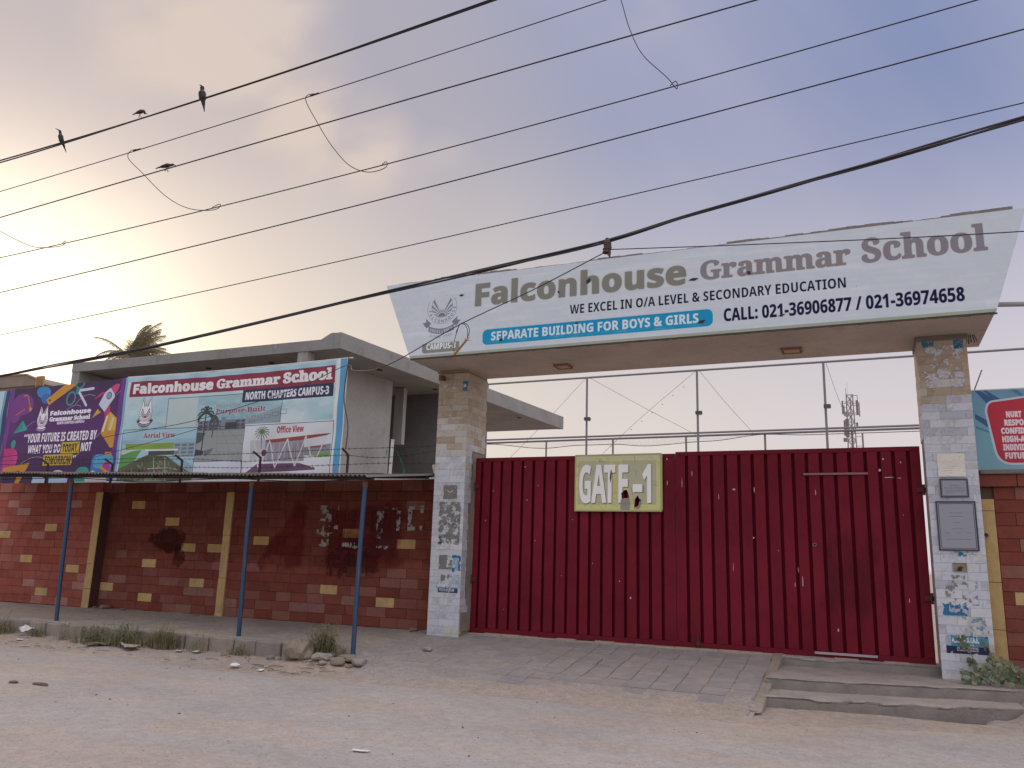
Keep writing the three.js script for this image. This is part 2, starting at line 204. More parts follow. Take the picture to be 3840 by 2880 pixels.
// wear copied from the photograph on the long wall: soot patch, darker repainted areas, smoke, drips (x -8.3..-0.5, y -0.1..2.4)
const WX0 = -8.3, WX1 = -0.5, WY0 = -0.1, WY1 = 2.42;
const longWall = pixTex(2048, 660, (u, v) => {
  const x = lerp(WX0, WX1, u), y = lerp(WY0, WY1, v), a = fbm(x * 1.2, y * 2.2, 5, 401), b = fbm(x * 9, y * 9, 4, 411), c = fbm(x * 50, y * 50, 2, 421), e = fbm(x * 4, y * 4, 5, 431) - 0.5, e2 = fbm(x * 11, y * 2.2, 4, 441) - 0.5;
  let k = 0.85 + 0.2 * (a - 0.5) + 0.28 * (b - 0.5) + 0.2 * (c - 0.5), t = [k, k, k];
  // painted-over upper part of the panels: browner, joints filled, ragged lower edge
  const paint = ss(-0.05, 0.05, y - 1.02 + 0.35 * e + 0.10 * Math.sin(x * 2.1) + (x > -4.6 ? 0.10 : 0));
  t = mix3(t, [0.70 * k, 0.67 * k, 0.60 * k], paint * (0.75 + 0.5 * (a - 0.5)));
  // maroon repainted area, slanted left edge
  const lft = lerp(-4.35, -3.62, ss(0.8, 1.95, y)), m1 = ss(-0.05, 0.05, x - lft + 0.2 * e) * ss(0.05, -0.05, x + 3.34 + 0.3 * e) * ss(0.80, 0.90, y + 0.2 * e) * ss(2.0, 1.9, y + 0.2 * e);
  t = mix3(t, [0.56 * k, 0.25 * k, 0.33 * k], m1 * 0.85);
  const m2 = ss(-0.1, 0.1, x + 2.85 + 0.35 * e) * ss(0.1, -0.1, x + 1.35 + 0.4 * e) * ss(0.88, 1.06, y + 0.3 * e) * ss(2.05, 1.85, y + 0.3 * e);
  t = mix3(t, [0.46 * k, 0.22 * k, 0.30 * k], m2 * 0.8);
  const sp = fbm(x * 14, y * 14, 4, 447) - 0.5, soot = (cx, cy, rx, ry, s) => ss(1.12, 0.80, Math.pow(Math.pow(Math.abs(x - cx) / rx, 3) + Math.pow(Math.abs(y - cy) / ry, 3), 1 / 3) + s * (e * 0.9 + sp * 0.8 + e2 * 0.12));
  t = mix3(t, [0.16, 0.12, 0.14], 0.85 * soot(-6.58, 1.27, 0.44, 0.22, 1)); t = mix3(t, [0.13, 0.09, 0.11], 0.85 * soot(-6.25, 0.98, 0.14, 0.16, 1.3));
  t = mix3(t, [0.20, 0.12, 0.16], 0.75 * soot(-2.25, 0.98, 0.56, 0.24, 1.3)); t = mix3(t, [0.24, 0.15, 0.20], 0.65 * soot(-1.75, 1.5, 0.30, 0.36, 1.4)); t = mix3(t, [0.2, 0.13, 0.17], 0.7 * soot(-2.35, 1.33, 0.3, 0.2, 1.4));
  t = mix3(t, [0.95, 0.90, 0.86], 0.4 * ss(0.55, 0.7, fbm(x * 2.5, y * 3.4, 4, 451)) * (1 - paint));
  t = mix3(t, [0.9, 0.85, 0.76], 0.65 * ss(0.22, -0.05, y + 0.16 * e + 0.05 * e2));                   // splashed soil along the foot
  const drip = ss(0.70, 0.8, fbm(x * 26, y * 1.1, 3, 461)) * ss(1.1, 1.9, y); t = mix3(t, [1.35 * k, 1.3 * k, 1.25 * k].map((q) => Math.min(1, q)), drip * 0.45);
  return t;
}, true, false);
const wallMats = (map, k = 1) => ({ red: redTones.map((c) => matte(c.map((q) => q * k), { map })), pale: paleTones.map((c) => matte(c.map((q) => q * k), { map })), yellow: [[0.60, 0.405, 0.18], [0.56, 0.38, 0.18]].map((c) => matte(c, { map })), core: matte([0.13, 0.05, 0.038]) });
const wmLong = wallMats(longWall, 1.1), wmPlain = wallMats(plainWall, 1.65), wmRight = wallMats(plainWall, 1.1);
const longUV = (g, ox, oy) => worldUV(g, (x, y) => [(x + ox - WX0) / (WX1 - WX0), (y + oy - WY0) / (WY1 - WY0)]);
const plainUV = (g, ox, oy) => worldUV(g, (x, y) => [(x + ox) / 8, (y + oy) / 4]);
const H0 = -0.052, CR = 0.161, NR = 14, TOP = H0 + CR * NR; // courses
function blockWall(root, x0, x1, z, mats, uvf, yellows, palesBelow) {
  part('wall_core', span(x0, x1, -0.5, TOP, z - 0.2, z - 0.012), mats.core, root);
  for (let r = 0; r < NR; r++) {
    const y0 = H0 + r * CR, cuts = yellows.filter((q) => Math.floor((q[1] - H0) / CR) === r).map((q) => q[0]).sort((a, b) => a - b);
    const put = (a, b, yellow) => {
      const w = b - a, cx = (a + b) / 2, d = 0.014 + rr(0, 0.006), lowish = r < palesBelow;
      const m = yellow ? mats.yellow[Math.floor(rng() * 2)] : rng() < (lowish ? 0.26 : 0.015) ? mats.pale[Math.floor(rng() * 3)] : mats.red[Math.floor(rng() * 6)];
      const g = uvf(piece(w - 0.004 - rr(0, 0.003), CR - 0.004 - rr(0, 0.003), d, 0.003, 0, 0, 0.002), cx, y0 + CR / 2);
      const o = part('block', g, m, root); o.position.set(cx, y0 + CR / 2, z - 0.014);
    };
    const fill = (a, b) => { if (b - a < 0.03) return; const n = Math.max(1, Math.round((b - a) / 0.37)); let p = a; const ph = n > 2 ? (r % 2 ? 0.5 : 0) : 0; const ws = []; for (let i = 0; i < n; i++) ws.push(1 + rr(-0.12, 0.12)); if (ph) { ws[0] *= 0.5; ws[n - 1] *= 0.6; } const s = ws.reduce((q, w) => q + w, 0); for (const w of ws) { const q = p + (b - a) * w / s; put(p, q, false); p = q; } };
    let p = x0; for (const c of cuts) { fill(p, c - 0.18); put(c - 0.18, c + 0.18, true); p = c + 0.18; } fill(p, x1);
  }
}
function coping(root, x0, x1, z, mats, uvf, y1 = 2.40) {
  const n = Math.max(1, Math.round((x1 - x0) / 0.4));
  for (let i = 0; i < n; i++) { const a = lerp(x0, x1, i / n), b = lerp(x0, x1, (i + 1) / n), m = rng() < 0.25 ? mats.pale[0] : mats.red[Math.floor(rng() * 6)]; const g = uvf(box(b - a - 0.006, y1 - TOP - 0.004, 0.25, 0, 0, 0, 0.008), (a + b) / 2, Math.min(2.41, (TOP + y1) / 2)); const o = part('coping_stone', g, m, root); o.position.set((a + b) / 2, (TOP + y1) / 2 + rr(-0.002, 0.002), z - 0.10 + rr(0, 0.004)); }
}
{
  const w1 = thing('block_wall', 'long red-brown block wall with soot patch under the canopy, right up to the left gate pillar', 'wall');
  blockWall(w1, -8.25, -0.556, 0, wmLong, longUV, [[-7.46, 1.99], [-6.51, 1.66], [-6.03, 1.16], [-5.38, 1.17], [-6.99, 0.84], [-8.05, 0.37], [-5.73, 0.51], [-7.0, 0.2], [-4.30, 1.33], [-2.35, 1.52], [-1.23, 1.34], [-2.73, 0.5], [-1.58, 0.34]], 6);
  coping(w1, -8.25, -0.556, 0.0, wmLong, longUV);
  const pm = wmPlain.yellow[1];
  for (const [y0, y1, s] of [[-0.10, 0.62, 0.002], [0.625, 1.40, 0], [1.405, 2.2, 0.003]]) part('yellow_pilaster', worldUV(prep(span(-5.18 - s, -5.015 + s, y0, y1, -0.05, 0.034 + s, 0.004)), triUV(0.25)), pm, w1);
  const w2 = thing('block_wall', 'lighter red block wall at the left edge, standing forward and ending in a yellow strip', 'wall');
  blockWall(w2, -12.9, -8.425, 0.2, wmPlain, plainUV, [[-11.02, 1.36], [-9.63, 1.5], [-10.24, 0.86], [-8.83, 0.69], [-9.64, 0.21], [-12.2, 0.6]], 14);
  coping(w2, -12.9, -8.23, 0.21, wmPlain, plainUV);
  for (const [y0, y1, s] of [[-0.10, 0.30, 0.003], [0.305, 0.78, 0], [0.785, 2.2, 0.002]]) part('yellow_pilaster', worldUV(prep(span(-8.42, -8.235, y0, y1, 0.0, 0.216 + s, 0.004)), triUV(0.25)), pm, w2);
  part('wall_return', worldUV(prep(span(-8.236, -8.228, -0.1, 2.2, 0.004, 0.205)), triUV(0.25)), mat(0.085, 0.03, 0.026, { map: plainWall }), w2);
  const w3 = thing('block_wall', 'short stretch of red block wall right of the right gate pillar, with yellow strip', 'wall');
  blockWall(w3, 7.395, 9.4, 0.1, wmRight, plainUV, [[7.70, 0.83]], 14);
  for (const [y0, y1, s] of [[-0.15, 0.45, 0.002], [0.455, 1.02, 0], [1.025, 1.9, 0.002], [1.905, 2.05, 0.005]]) part('yellow_pilaster', worldUV(prep(span(7.225, 7.39, y0, y1, 0.0, 0.118 + s, 0.004)), triUV(0.25)), pm, w3);
  part('wall_core', span(7.225, 7.394, -0.5, TOP, -0.1, 0.06), mat(0.12, 0.075, 0.055), w3);
  coping(w3, 7.225, 9.4, 0.13, wmRight, plainUV, 2.36);
  part('cement_bed', [span(7.26, 9.4, 2.362, 2.42, -0.1, 0.2, 0.012)], mat(0.32, 0.28, 0.25, { map: mottle, bumpMap: grain, bumpScale: 0.01 }), w3);
}

// ---------------------------------------------------------------- gate pillars clad in marble tiles
const marble = pixTex(512, 512, (u, v) => { const w = tf(u, v, 4, 5, 511), a = tf((u + 0.25 * w) % 1, (v * 1 + 0.5 * w) % 1, 6, 5, 521), b = tf(u, v, 40, 3, 531), vein = ss(0.10, 0.0, Math.abs(a - 0.5)) * 0.35; const sm = ss(0.50, 0.64, tf(u, v, 3, 6, 541)) * 0.16, k = 0.96 + 0.14 * (b - 0.5) - vein * 0.5 * ss(0.35, 0.6, w) - sm; return [k, k * (1 - 0.12 * sm), k * (1.01 - 0.5 * sm)]; }, true);
const tileMat = (c, s = 2) => mat(...c, { map: rep(marble, s), roughness: 0.62 });
const WHITE = [[0.57, 0.575, 0.61], [0.55, 0.557, 0.60], [0.59, 0.59, 0.61], [0.54, 0.545, 0.585]].map((c) => tileMat(c));
const GREYT = [[0.43, 0.435, 0.485], [0.47, 0.475, 0.52]].map((c) => tileMat(c, 3));
const TAN = [[0.40, 0.315, 0.22], [0.42, 0.335, 0.24], [0.375, 0.292, 0.20], [0.435, 0.36, 0.268]].map((c) => tileMat(c));
const CREAM = [[0.53, 0.49, 0.42], [0.51, 0.465, 0.39], [0.55, 0.53, 0.485]].map((c) => tileMat(c));
const PLASTER = mat(0.33, 0.285, 0.235, { map: rep(concreteMap, 0.7), bumpMap: rep(grain, 1), bumpScale: 0.01 });
const pick = (a) => a[Math.floor(rng() * a.length)];
const PZ1 = 0.37, PZ0 = -0.36, PT = 4.18;
function pillar(label, x0, x1, sideSign, tone, sideEdge) {
  const t = thing('gate_pillar', label, 'pillar');
  part('pillar_core', uvw(span(x0 + 0.014, x1 - 0.014, -0.6, PT, PZ0, PZ1 - 0.014)), PLASTER, t);
  const th = 0.1065, n = Math.ceil((PT + 0.25) / th);
  const W = x1 - x0;
  for (let r = 0; r < n; r++) {
    const y0 = -0.25 + r * th, h = Math.min(th, PT - y0) - 0.003; if (h < 0.02) continue;
    const cuts = r % 2 ? [0, 0.36, 0.86, 1] : [0, 0.14, 0.62, 1]; if (rng() < 0.4) cuts.splice(1, 3, 0.5, 1);
    for (let i = 0; i + 1 < cuts.length; i++) {
      const a = x0 + cuts[i] * W, b = x0 + cuts[i + 1] * W, w = b - a - 0.003; if (w < 0.03) continue;
      const o = part('tile', piece(w + 0.0012, h + 0.0012, 0.012 + rr(0, 0.0025), 0.001, rr(0, 5), rr(0, 5), 0.0008), tone(y0 + th / 2, (a + b) / 2), t); o.position.set((a + b) / 2, y0 + th / 2, PZ1 - 0.013);
    }
    const D = PZ1 - PZ0; let zc = PZ1; const off = r % 2 ? 0.14 : 0.28;
    for (let k = 0; zc > PZ0 + 0.02; k++) {
      const wd = Math.min(k === 0 ? off : 0.28, zc - PZ0), z1 = zc, z0 = zc - wd; zc = z0;
      const edge = sideEdge(y0), a = Math.max(z0, edge); if (z1 - a < 0.03) continue;
      const g = piece(z1 - a - 0.0018, h + 0.0012, 0.012 + rr(0, 0.002), 0.001, rr(0, 5), rr(0, 5), 0.0008); g.rotateY(sideSign * Math.PI / 2);
      const o = part('tile', g, tone(y0 + th / 2, (z1 + a) / 2), t); o.position.set(sideSign > 0 ? x1 - 0.013 : x0 + 0.013, y0 + th / 2, (z1 + a) / 2);
    }
  }
  return t;
}
const leftPillar = pillar('left gate pillar, white marble tiles turning brown at the top, beside the block wall', -0.548, 0.008, 1,
  (y, s) => { const q = y + 0.5 * (vn(s * 4, y * 3, 5) - 0.5); return q > 3.25 ? pick(TAN) : q > 2.85 ? pick(rng() < 0.5 ? TAN.concat(CREAM) : CREAM) : q > 2.5 ? (rng() < 0.6 ? pick(CREAM) : pick(WHITE)) : q < 0.35 ? (rng() < 0.4 ? CREAM[2] : pick(WHITE)) : rng() < 0.1 ? GREYT[1] : pick(WHITE); },
  (y) => (y > 2.8 ? -9 : y < 0.25 ? 0.34 - 0.05 * rng() : 0.10 + 0.05 * rng() + (y < 1.9 && y > 0.4 ? 0.07 : 0)));
const rightPillar = pillar('right gate pillar, grey-white marble tiles carrying two framed plaques', 6.638, 7.222, -1,
  (y, s) => { const q = y + 0.4 * (vn(s * 4, y * 3, 8) - 0.5); return q > 3.55 ? TAN[Math.floor(rng() * 2)] : q > 3.3 ? pick(TAN.concat(CREAM, GREYT)) : rng() < (y > 2.4 ? 0.34 : 0.12) ? pick(GREYT) : q < 0.4 ? pick(CREAM.concat(WHITE)) : pick(WHITE); },
  (y) => (y > 2.8 ? -9 : 0.20 + 0.06 * rng()));
part('plaster_collar', [span(6.625, 7.235, 4.10, 4.176, PZ0, PZ1 + 0.008, 0.01)], PLASTER, rightPillar);
{ // ragged plaster smeared down the gate side of the left pillar and at its head
  const g = []; for (let y = 0; y < 2.8; y += 0.14) g.push(span(0.009, 0.016 + rr(0, 0.006), y, y + 0.145, -0.2, (y < 0.25 ? 0.34 : 0.09 + 0.07 * rng() + (y < 1.9 && y > 0.4 ? 0.06 : 0)), 0.003));
  part('plaster_smear', g.map((q) => uvw(q)), PLASTER, leftPillar);
  const p = []; for (let i = 0; i < 9; i++) p.push(box(rr(0.05, 0.12), rr(0.02, 0.05), 0.012, lerp(-0.52, -0.02, i / 8), 4.16 - rr(0, 0.02), PZ1 + 0.003, 0.004)); part('mortar_lumps', p, mat(0.36, 0.27, 0.18, { map: mottle }), leftPillar);
}

// ---------------------------------------------------------------- the two gate leaves
const gateMap = pixTex(1024, 512, (u, v) => { const x = u * 6.7, y = v * 2.9, a = fbm(x * 0.8, y * 1.6, 5, 601), b = fbm(x * 7, y * 5, 4, 611), c = fbm(x * 60, y * 40, 2, 621), s = fbm(x * 40, y * 2.2, 3, 631); let k = 0.86 + 0.42 * (a - 0.5) + 0.26 * (b - 0.5) + 0.16 * (c - 0.5), t = [k, k * (1 + 0.5 * ss(0.5, 0.7, a)), k * (1 + 0.35 * ss(0.5, 0.7, a))];
  const chip = ss(0.80, 0.84, fbm(x * 30, y * 9, 3, 641)) * ss(0.45, 0.6, b); t = mix3(t, [1, 1, 1], 0); if (chip > 0.5) t = [1, 0.9, 0.9];
  const grime = ss(1.25, 0.5, Math.hypot((x - 5.72) / 0.42, (y - 1.15) / 0.55) + 0.9 * (b - 0.5)) ; t = mix3(t, [0.35, 0.4, 0.4], grime * 0.6);
  t = mix3(t, [1.0, 1.0, 1.0], 0.25 * ss(0.62, 0.74, s)); return t; }, true, false);
const gateUV = (x, y) => [(x + 0.05) / 6.7, (y + 0.1) / 2.9];
const gateDent = pixTex(512, 256, (u, v) => 0.6 * fbm(u * 14, v * 5, 3, 661) + 0.4 * fbm(u * 60, v * 9, 3, 671), false, false);
const gateM = [[0.190, 0.0095, 0.0225], [0.180, 0.009, 0.021], [0.198, 0.0105, 0.024], [0.174, 0.009, 0.022]].map((c) => matte(c, { map: gateMap, bumpMap: gateDent, bumpScale: 0.012, roughness: 0.6, specularIntensity: 0.3 }));
const gateDark = matte([0.13, 0.008, 0.016]);
const chipM = mat(0.55, 0.45, 0.44);
const gateBox = (x0, x1, y0, y1, z0, z1, r = 0.004) => worldUV(prep(span(x0, x1, y0, y1, z0, z1, r)), gateUV);
function leafGate(label, x0, x1, y0, y1, grooves, gw, wicket) {
  const t = thing('gate_leaf', label, 'gate', 'leaves of the maroon gate'); delete t.userData.group;
  const yb = y0 + 0.078, yt = y1 - 0.062, edges = [x0, ...grooves, x1];
  const [wx0, wx1] = wicket ?? [99, 99]; let door = null;
  if (wicket) { door = new THREE.Group(); door.name = 'wicket_door'; t.add(door); tag(door, 'small walk-through door cut into the right gate leaf'); }
  part('back_sheet', gateBox(x0 + 0.01, x1 - 0.01, y0 + 0.01, y1 - 0.01, -0.078, -0.068, 0), gateDark, t);
  part('top_rail', gateBox(x0, x1, yt, y1, -0.06, 0, 0.006), gateM[1], t);
  part('bottom_rail', gateBox(x0, x1, y0, yb, -0.06, 0, 0.006), gateM[3], t);
  for (let i = 0; i + 1 < edges.length; i++) {
    const a = i ? edges[i] + gw / 2 : x0, b = i + 2 < edges.length ? edges[i + 1] - gw / 2 : x1; if (b - a < 0.03) continue;
    const mid = (a + b) / 2, inDoor = mid > wx0 && mid < wx1, p = inDoor ? door : t;
    part('panel', gateBox(a, b, yb + 0.001, yt - 0.001, -0.062, -0.001 + rr(-0.003, 0.003), 0.005), gateM[i % 4], p);
  }
  return { t, door };
}
const leftLeaf = leafGate('left leaf of the maroon ribbed metal gate, carrying the yellow gate sign', 0.012, 3.315, -0.03, 2.742, [0.131, 0.308, 0.486, 0.674, 0.857, 1.047, 1.238, 1.429, 1.624, 1.816, 1.993, 2.186, 2.375, 2.561, 2.75, 2.935, 3.12], 0.044);
const rightLeaf = leafGate('right leaf of the maroon ribbed metal gate, with a small walk-through door', 3.325, 6.60, -0.03, 2.765, [3.49, 3.676, 3.853, 4.052, 4.246, 4.432, 4.618, 4.805, 4.989, 5.168, 5.353, 5.539, 5.722, 5.925, 6.098, 6.272, 6.456], 0.044, [5.17, 5.925]);
{
  for (const y of [2.24, 0.76]) part('hinge', [span(-0.02, 0.10, y, y + 0.06, 0.002, 0.03, 0.004), bar([0.02, y - 0.04, 0.03], [0.02, y + 0.10, 0.03], 0.018)], mat(0.09, 0.02, 0.025, { roughness: 0.7 }), leftLeaf.t);
  for (const y of [2.15, 0.76]) part('hinge', [span(6.53, 6.64, y, y + 0.06, 0.002, 0.03, 0.004), bar([6.61, y - 0.04, 0.03], [6.61, y + 0.10, 0.03], 0.018)], mat(0.09, 0.02, 0.025, { roughness: 0.7 }), rightLeaf.t);
  const pink = mat(0.36, 0.17, 0.18, { map: mottle });
  part('door_lintel_bar', [span(5.12, 5.95, 2.392, 2.42, 0.002, 0.03, 0.003)], pink, rightLeaf.t);
  part('door_sill_bar', [span(5.16, 5.93, 0.012, 0.042, 0.002, 0.028, 0.003)], mat(0.5, 0.42, 0.42, { map: mottle }), rightLeaf.door);
  part('door_knob', [new THREE.TorusGeometry(0.022, 0.006, 6, 16).translate(5.225, 1.44, 0.012)], mat(0.25, 0.2, 0.2, { metalness: 0.5, roughness: 0.5 }), rightLeaf.door);
  part('floor_bolt', [bar([3.62, -0.10, 0.02], [3.62, 0.16, 0.02], 0.012), span(3.59, 3.65, 0.02, 0.06, 0.002, 0.03)], mat(0.07, 0.03, 0.03), rightLeaf.t);
  // bare chips in the paint, each a ragged flake mark
  const flake = (x, y, w, h) => { const s = new THREE.Shape(), n = 9; for (let i = 0; i < n; i++) { const a = i / n * 6.283, r = rr(0.5, 1); s[i ? 'lineTo' : 'moveTo'](Math.cos(a) * w * r / 2, Math.sin(a) * h * r / 2); } return new THREE.ExtrudeGeometry(s, { depth: 0.0015, bevelEnabled: false }).translate(x, y, 0.0035); };
  const fl = [], fr = [];
  for (const [x, y, w, h] of [[0.35, 2.2, .015, .03], [0.9, 2.58, .02, .03], [0.95, 2.05, .025, .02], [1.13, 2.28, .012, .03], [1.55, 0.9, .012, .02], [2.64, 0.62, .03, .05], [0.23, 1.72, .02, .02], [3.2, 2.66, .02, .05], [3.2, 2.3, .012, .09], [1.1, 1.42, .01, .03], [0.6, 0.35, .015, .015], [2.05, 1.1, .012, .02], [1.72, 1.75, .012, .02], [2.47, 0.85, .02, .02]]) fl.push(flake(x, y, w, h));
  for (const [x, y, w, h] of [[4.17, 2.2, .05, .035], [4.42, 1.52, .03, .03], [3.57, 2.44, .012, .10], [3.95, 2.1, .01, .12], [4.45, 2.2, .012, .12], [5.27, 2.15, .012, .10], [6.1, 2.45, .04, .05], [6.2, 2.35, .14, .015], [6.33, 2.34, .06, .012], [6.15, 2.6, .03, .04], [6.36, 2.55, .02, .03], [5.05, 0.95, .012, .22], [5.0, 1.1, .008, .1], [4.13, 1.1, .008, .18], [6.35, 0.75, .016, .07], [5.47, 0.33, .02, .06], [4.95, 0.9, .01, .07], [6.35, 1.85, .01, .02], [4.75, 1.35, .012, .02], [3.42, 2.3, .01, .2]]) fr.push(flake(x, y, w, h));
  part('paint_chips', fl, chipM, leftLeaf.t).userData.kind = 'stuff'; part('paint_chips', fr, chipM, rightLeaf.t).userData.kind = 'stuff';
  // concrete sill under the gate
  const sg = []; for (let x = 0; x < 6.6; x += 0.3) sg.push(span(x, x + 0.302, -0.4, rampY(0.02) + 0.012 + rr(-0.008, 0.010) + 0.0 * x, -0.25, 0.075 + rr(-0.02, 0.03), 0.012));
  struct('gate_sill', sg.map((g) => uvw(g)), mat(0.45, 0.365, 0.29, { map: rep(concreteMap, 1), bumpMap: rep(grain, 1), bumpScale: 0.012 }));
}
{ // yellow gate sign
  const t = thing('gate_sign', 'torn yellow-green sign reading GATE-1 hung on the maroon gate', 'sign');
  const X0 = 1.775, X1 = 3.115, Y0 = 1.895, Y1 = 2.73, W = 1024, H = Math.round(W * (Y1 - Y0) / (X1 - X0)), c = canvas(W, H), x = c.getContext('2d');
  x.fillStyle = '#d2cf85'; x.fillRect(0, 0, W, H); x.fillStyle = '#cbcaa0'; x.fillRect(0, 0, W, 54); x.fillStyle = '#b9b797'; x.fillRect(30, 64, W - 82, H - 128);
  x.fillStyle = '#c5c288'; x.beginPath(); x.moveTo(420, 64); x.lineTo(560, 64); x.lineTo(700, H - 64); x.lineTo(430, H - 64); x.fill();
  for (let i = 0; i < 160; i++) { x.fillStyle = 'rgba(120,115,70,' + (0.04 + 0.1 * rng()) + ')'; x.beginPath(); x.ellipse(rng() * W, rng() * H, 4 + rng() * 50, 3 + rng() * 14, rng() * 0.5, 0, 7); x.fill(); }
  const L = (s, a, b) => letter(x, s, a, 545, b, 430, SANS, '#f3f1ec', { shadow: '#75755f', sx: 4, sy: 2, fat: 3 });
  L('G', 36, 205); L('A', 200, 375); L('T', 350, 490); L('E', 505, 655); L('-', 690, 815); L('1', 800, 950);
  x.strokeStyle = '#4d4630'; x.lineWidth = 3; for (const [a, b, q, d] of [[290, 60, 330, 74], [300, 46, 296, 80], [715, 10, 722, 92], [115, 560, 117, 600], [372, 560, 374, 610], [222, 170, 224, 190], [735, 200, 733, 250], [680, 380, 690, 470]]) { x.beginPath(); x.moveTo(a, b); x.quadraticCurveTo((a + q) / 2 + 6, (b + d) / 2, q, d); x.stroke(); }
  x.globalCompositeOperation = 'destination-out'; x.fillStyle = '#000';
  const hole = (p) => { x.beginPath(); p.forEach(([a, b], i) => x[i ? 'lineTo' : 'moveTo'](a, b)); x.fill(); };
  hole([[560, 440], [580, 430], [590, 412], [612, 405], [632, 412], [640, 440], [652, 475], [640, 500], [600, 512], [565, 505]]);
  hole([[720, 515], [745, 480], [757, 470], [772, 505], [795, 520], [770, 545], [765, 590], [730, 605], [712, 600]]);
  hole([[432, 180], [446, 170], [440, 250], [430, 330], [420, 270]]);
  const tx = canTex(c);
  const cloth = worldUV(new THREE.PlaneGeometry(X1 - X0, Y1 - Y0, 30, 20).translate((X0 + X1) / 2, (Y0 + Y1) / 2, 0), (a, b) => [(a - X0) / (X1 - X0), (b - Y0) / (Y1 - Y0)]);
  const p = cloth.attributes.position; for (let i = 0; i < p.count; i++) p.setZ(i, 0.05 + 0.010 * (fbm(p.getX(i) * 4, p.getY(i) * 4, 3, 44) - 0.5)); cloth.computeVertexNormals();
  part('printed_sheet', cloth, new THREE.MeshStandardMaterial({ map: tx, alphaTest: 0.5, roughness: 0.6, side: THREE.DoubleSide }), t);
  const fm = mat(0.56, 0.55, 0.27, { map: mottle, roughness: 0.6 }); const f = 0.022;
  part('frame', [span(X0 - 0.01, X1 + 0.01, Y1 - 0.004, Y1 + 0.018, 0.004, 0.06, 0.004), span(X0 - 0.01, X1 + 0.012, Y0 - f, Y0 + 0.004, 0.004, 0.068, 0.006), span(X0 - 0.012, X0 + 0.006, Y0, Y1, 0.004, 0.06, 0.004), span(X1 - 0.004, X1 + f, Y0, Y1, 0.004, 0.064, 0.006)], fm, t);
  const ragged = (pts, z) => { const s = new THREE.Shape(); pts.forEach(([a, b], i) => s[i ? 'lineTo' : 'moveTo'](X0 + a / W * (X1 - X0), Y1 - b / H * (Y1 - Y0))); return new THREE.ExtrudeGeometry(s, { depth: 0.004, bevelEnabled: false }).translate(0, 0, z); };
  part('torn_flap', [ragged([[560, 515], [600, 500], [648, 505], [668, 560], [655, 635], [620, 625], [590, 640], [555, 620]], 0.066)], mat(0.42, 0.37, 0.31, { map: mottle }), t);
  part('torn_flap', [ragged([[775, 545], [800, 520], [790, 575], [770, 625], [735, 615], [700, 610], [740, 600], [765, 590]], 0.066)], mat(0.36, 0.30, 0.24, { map: mottle }), t);
}

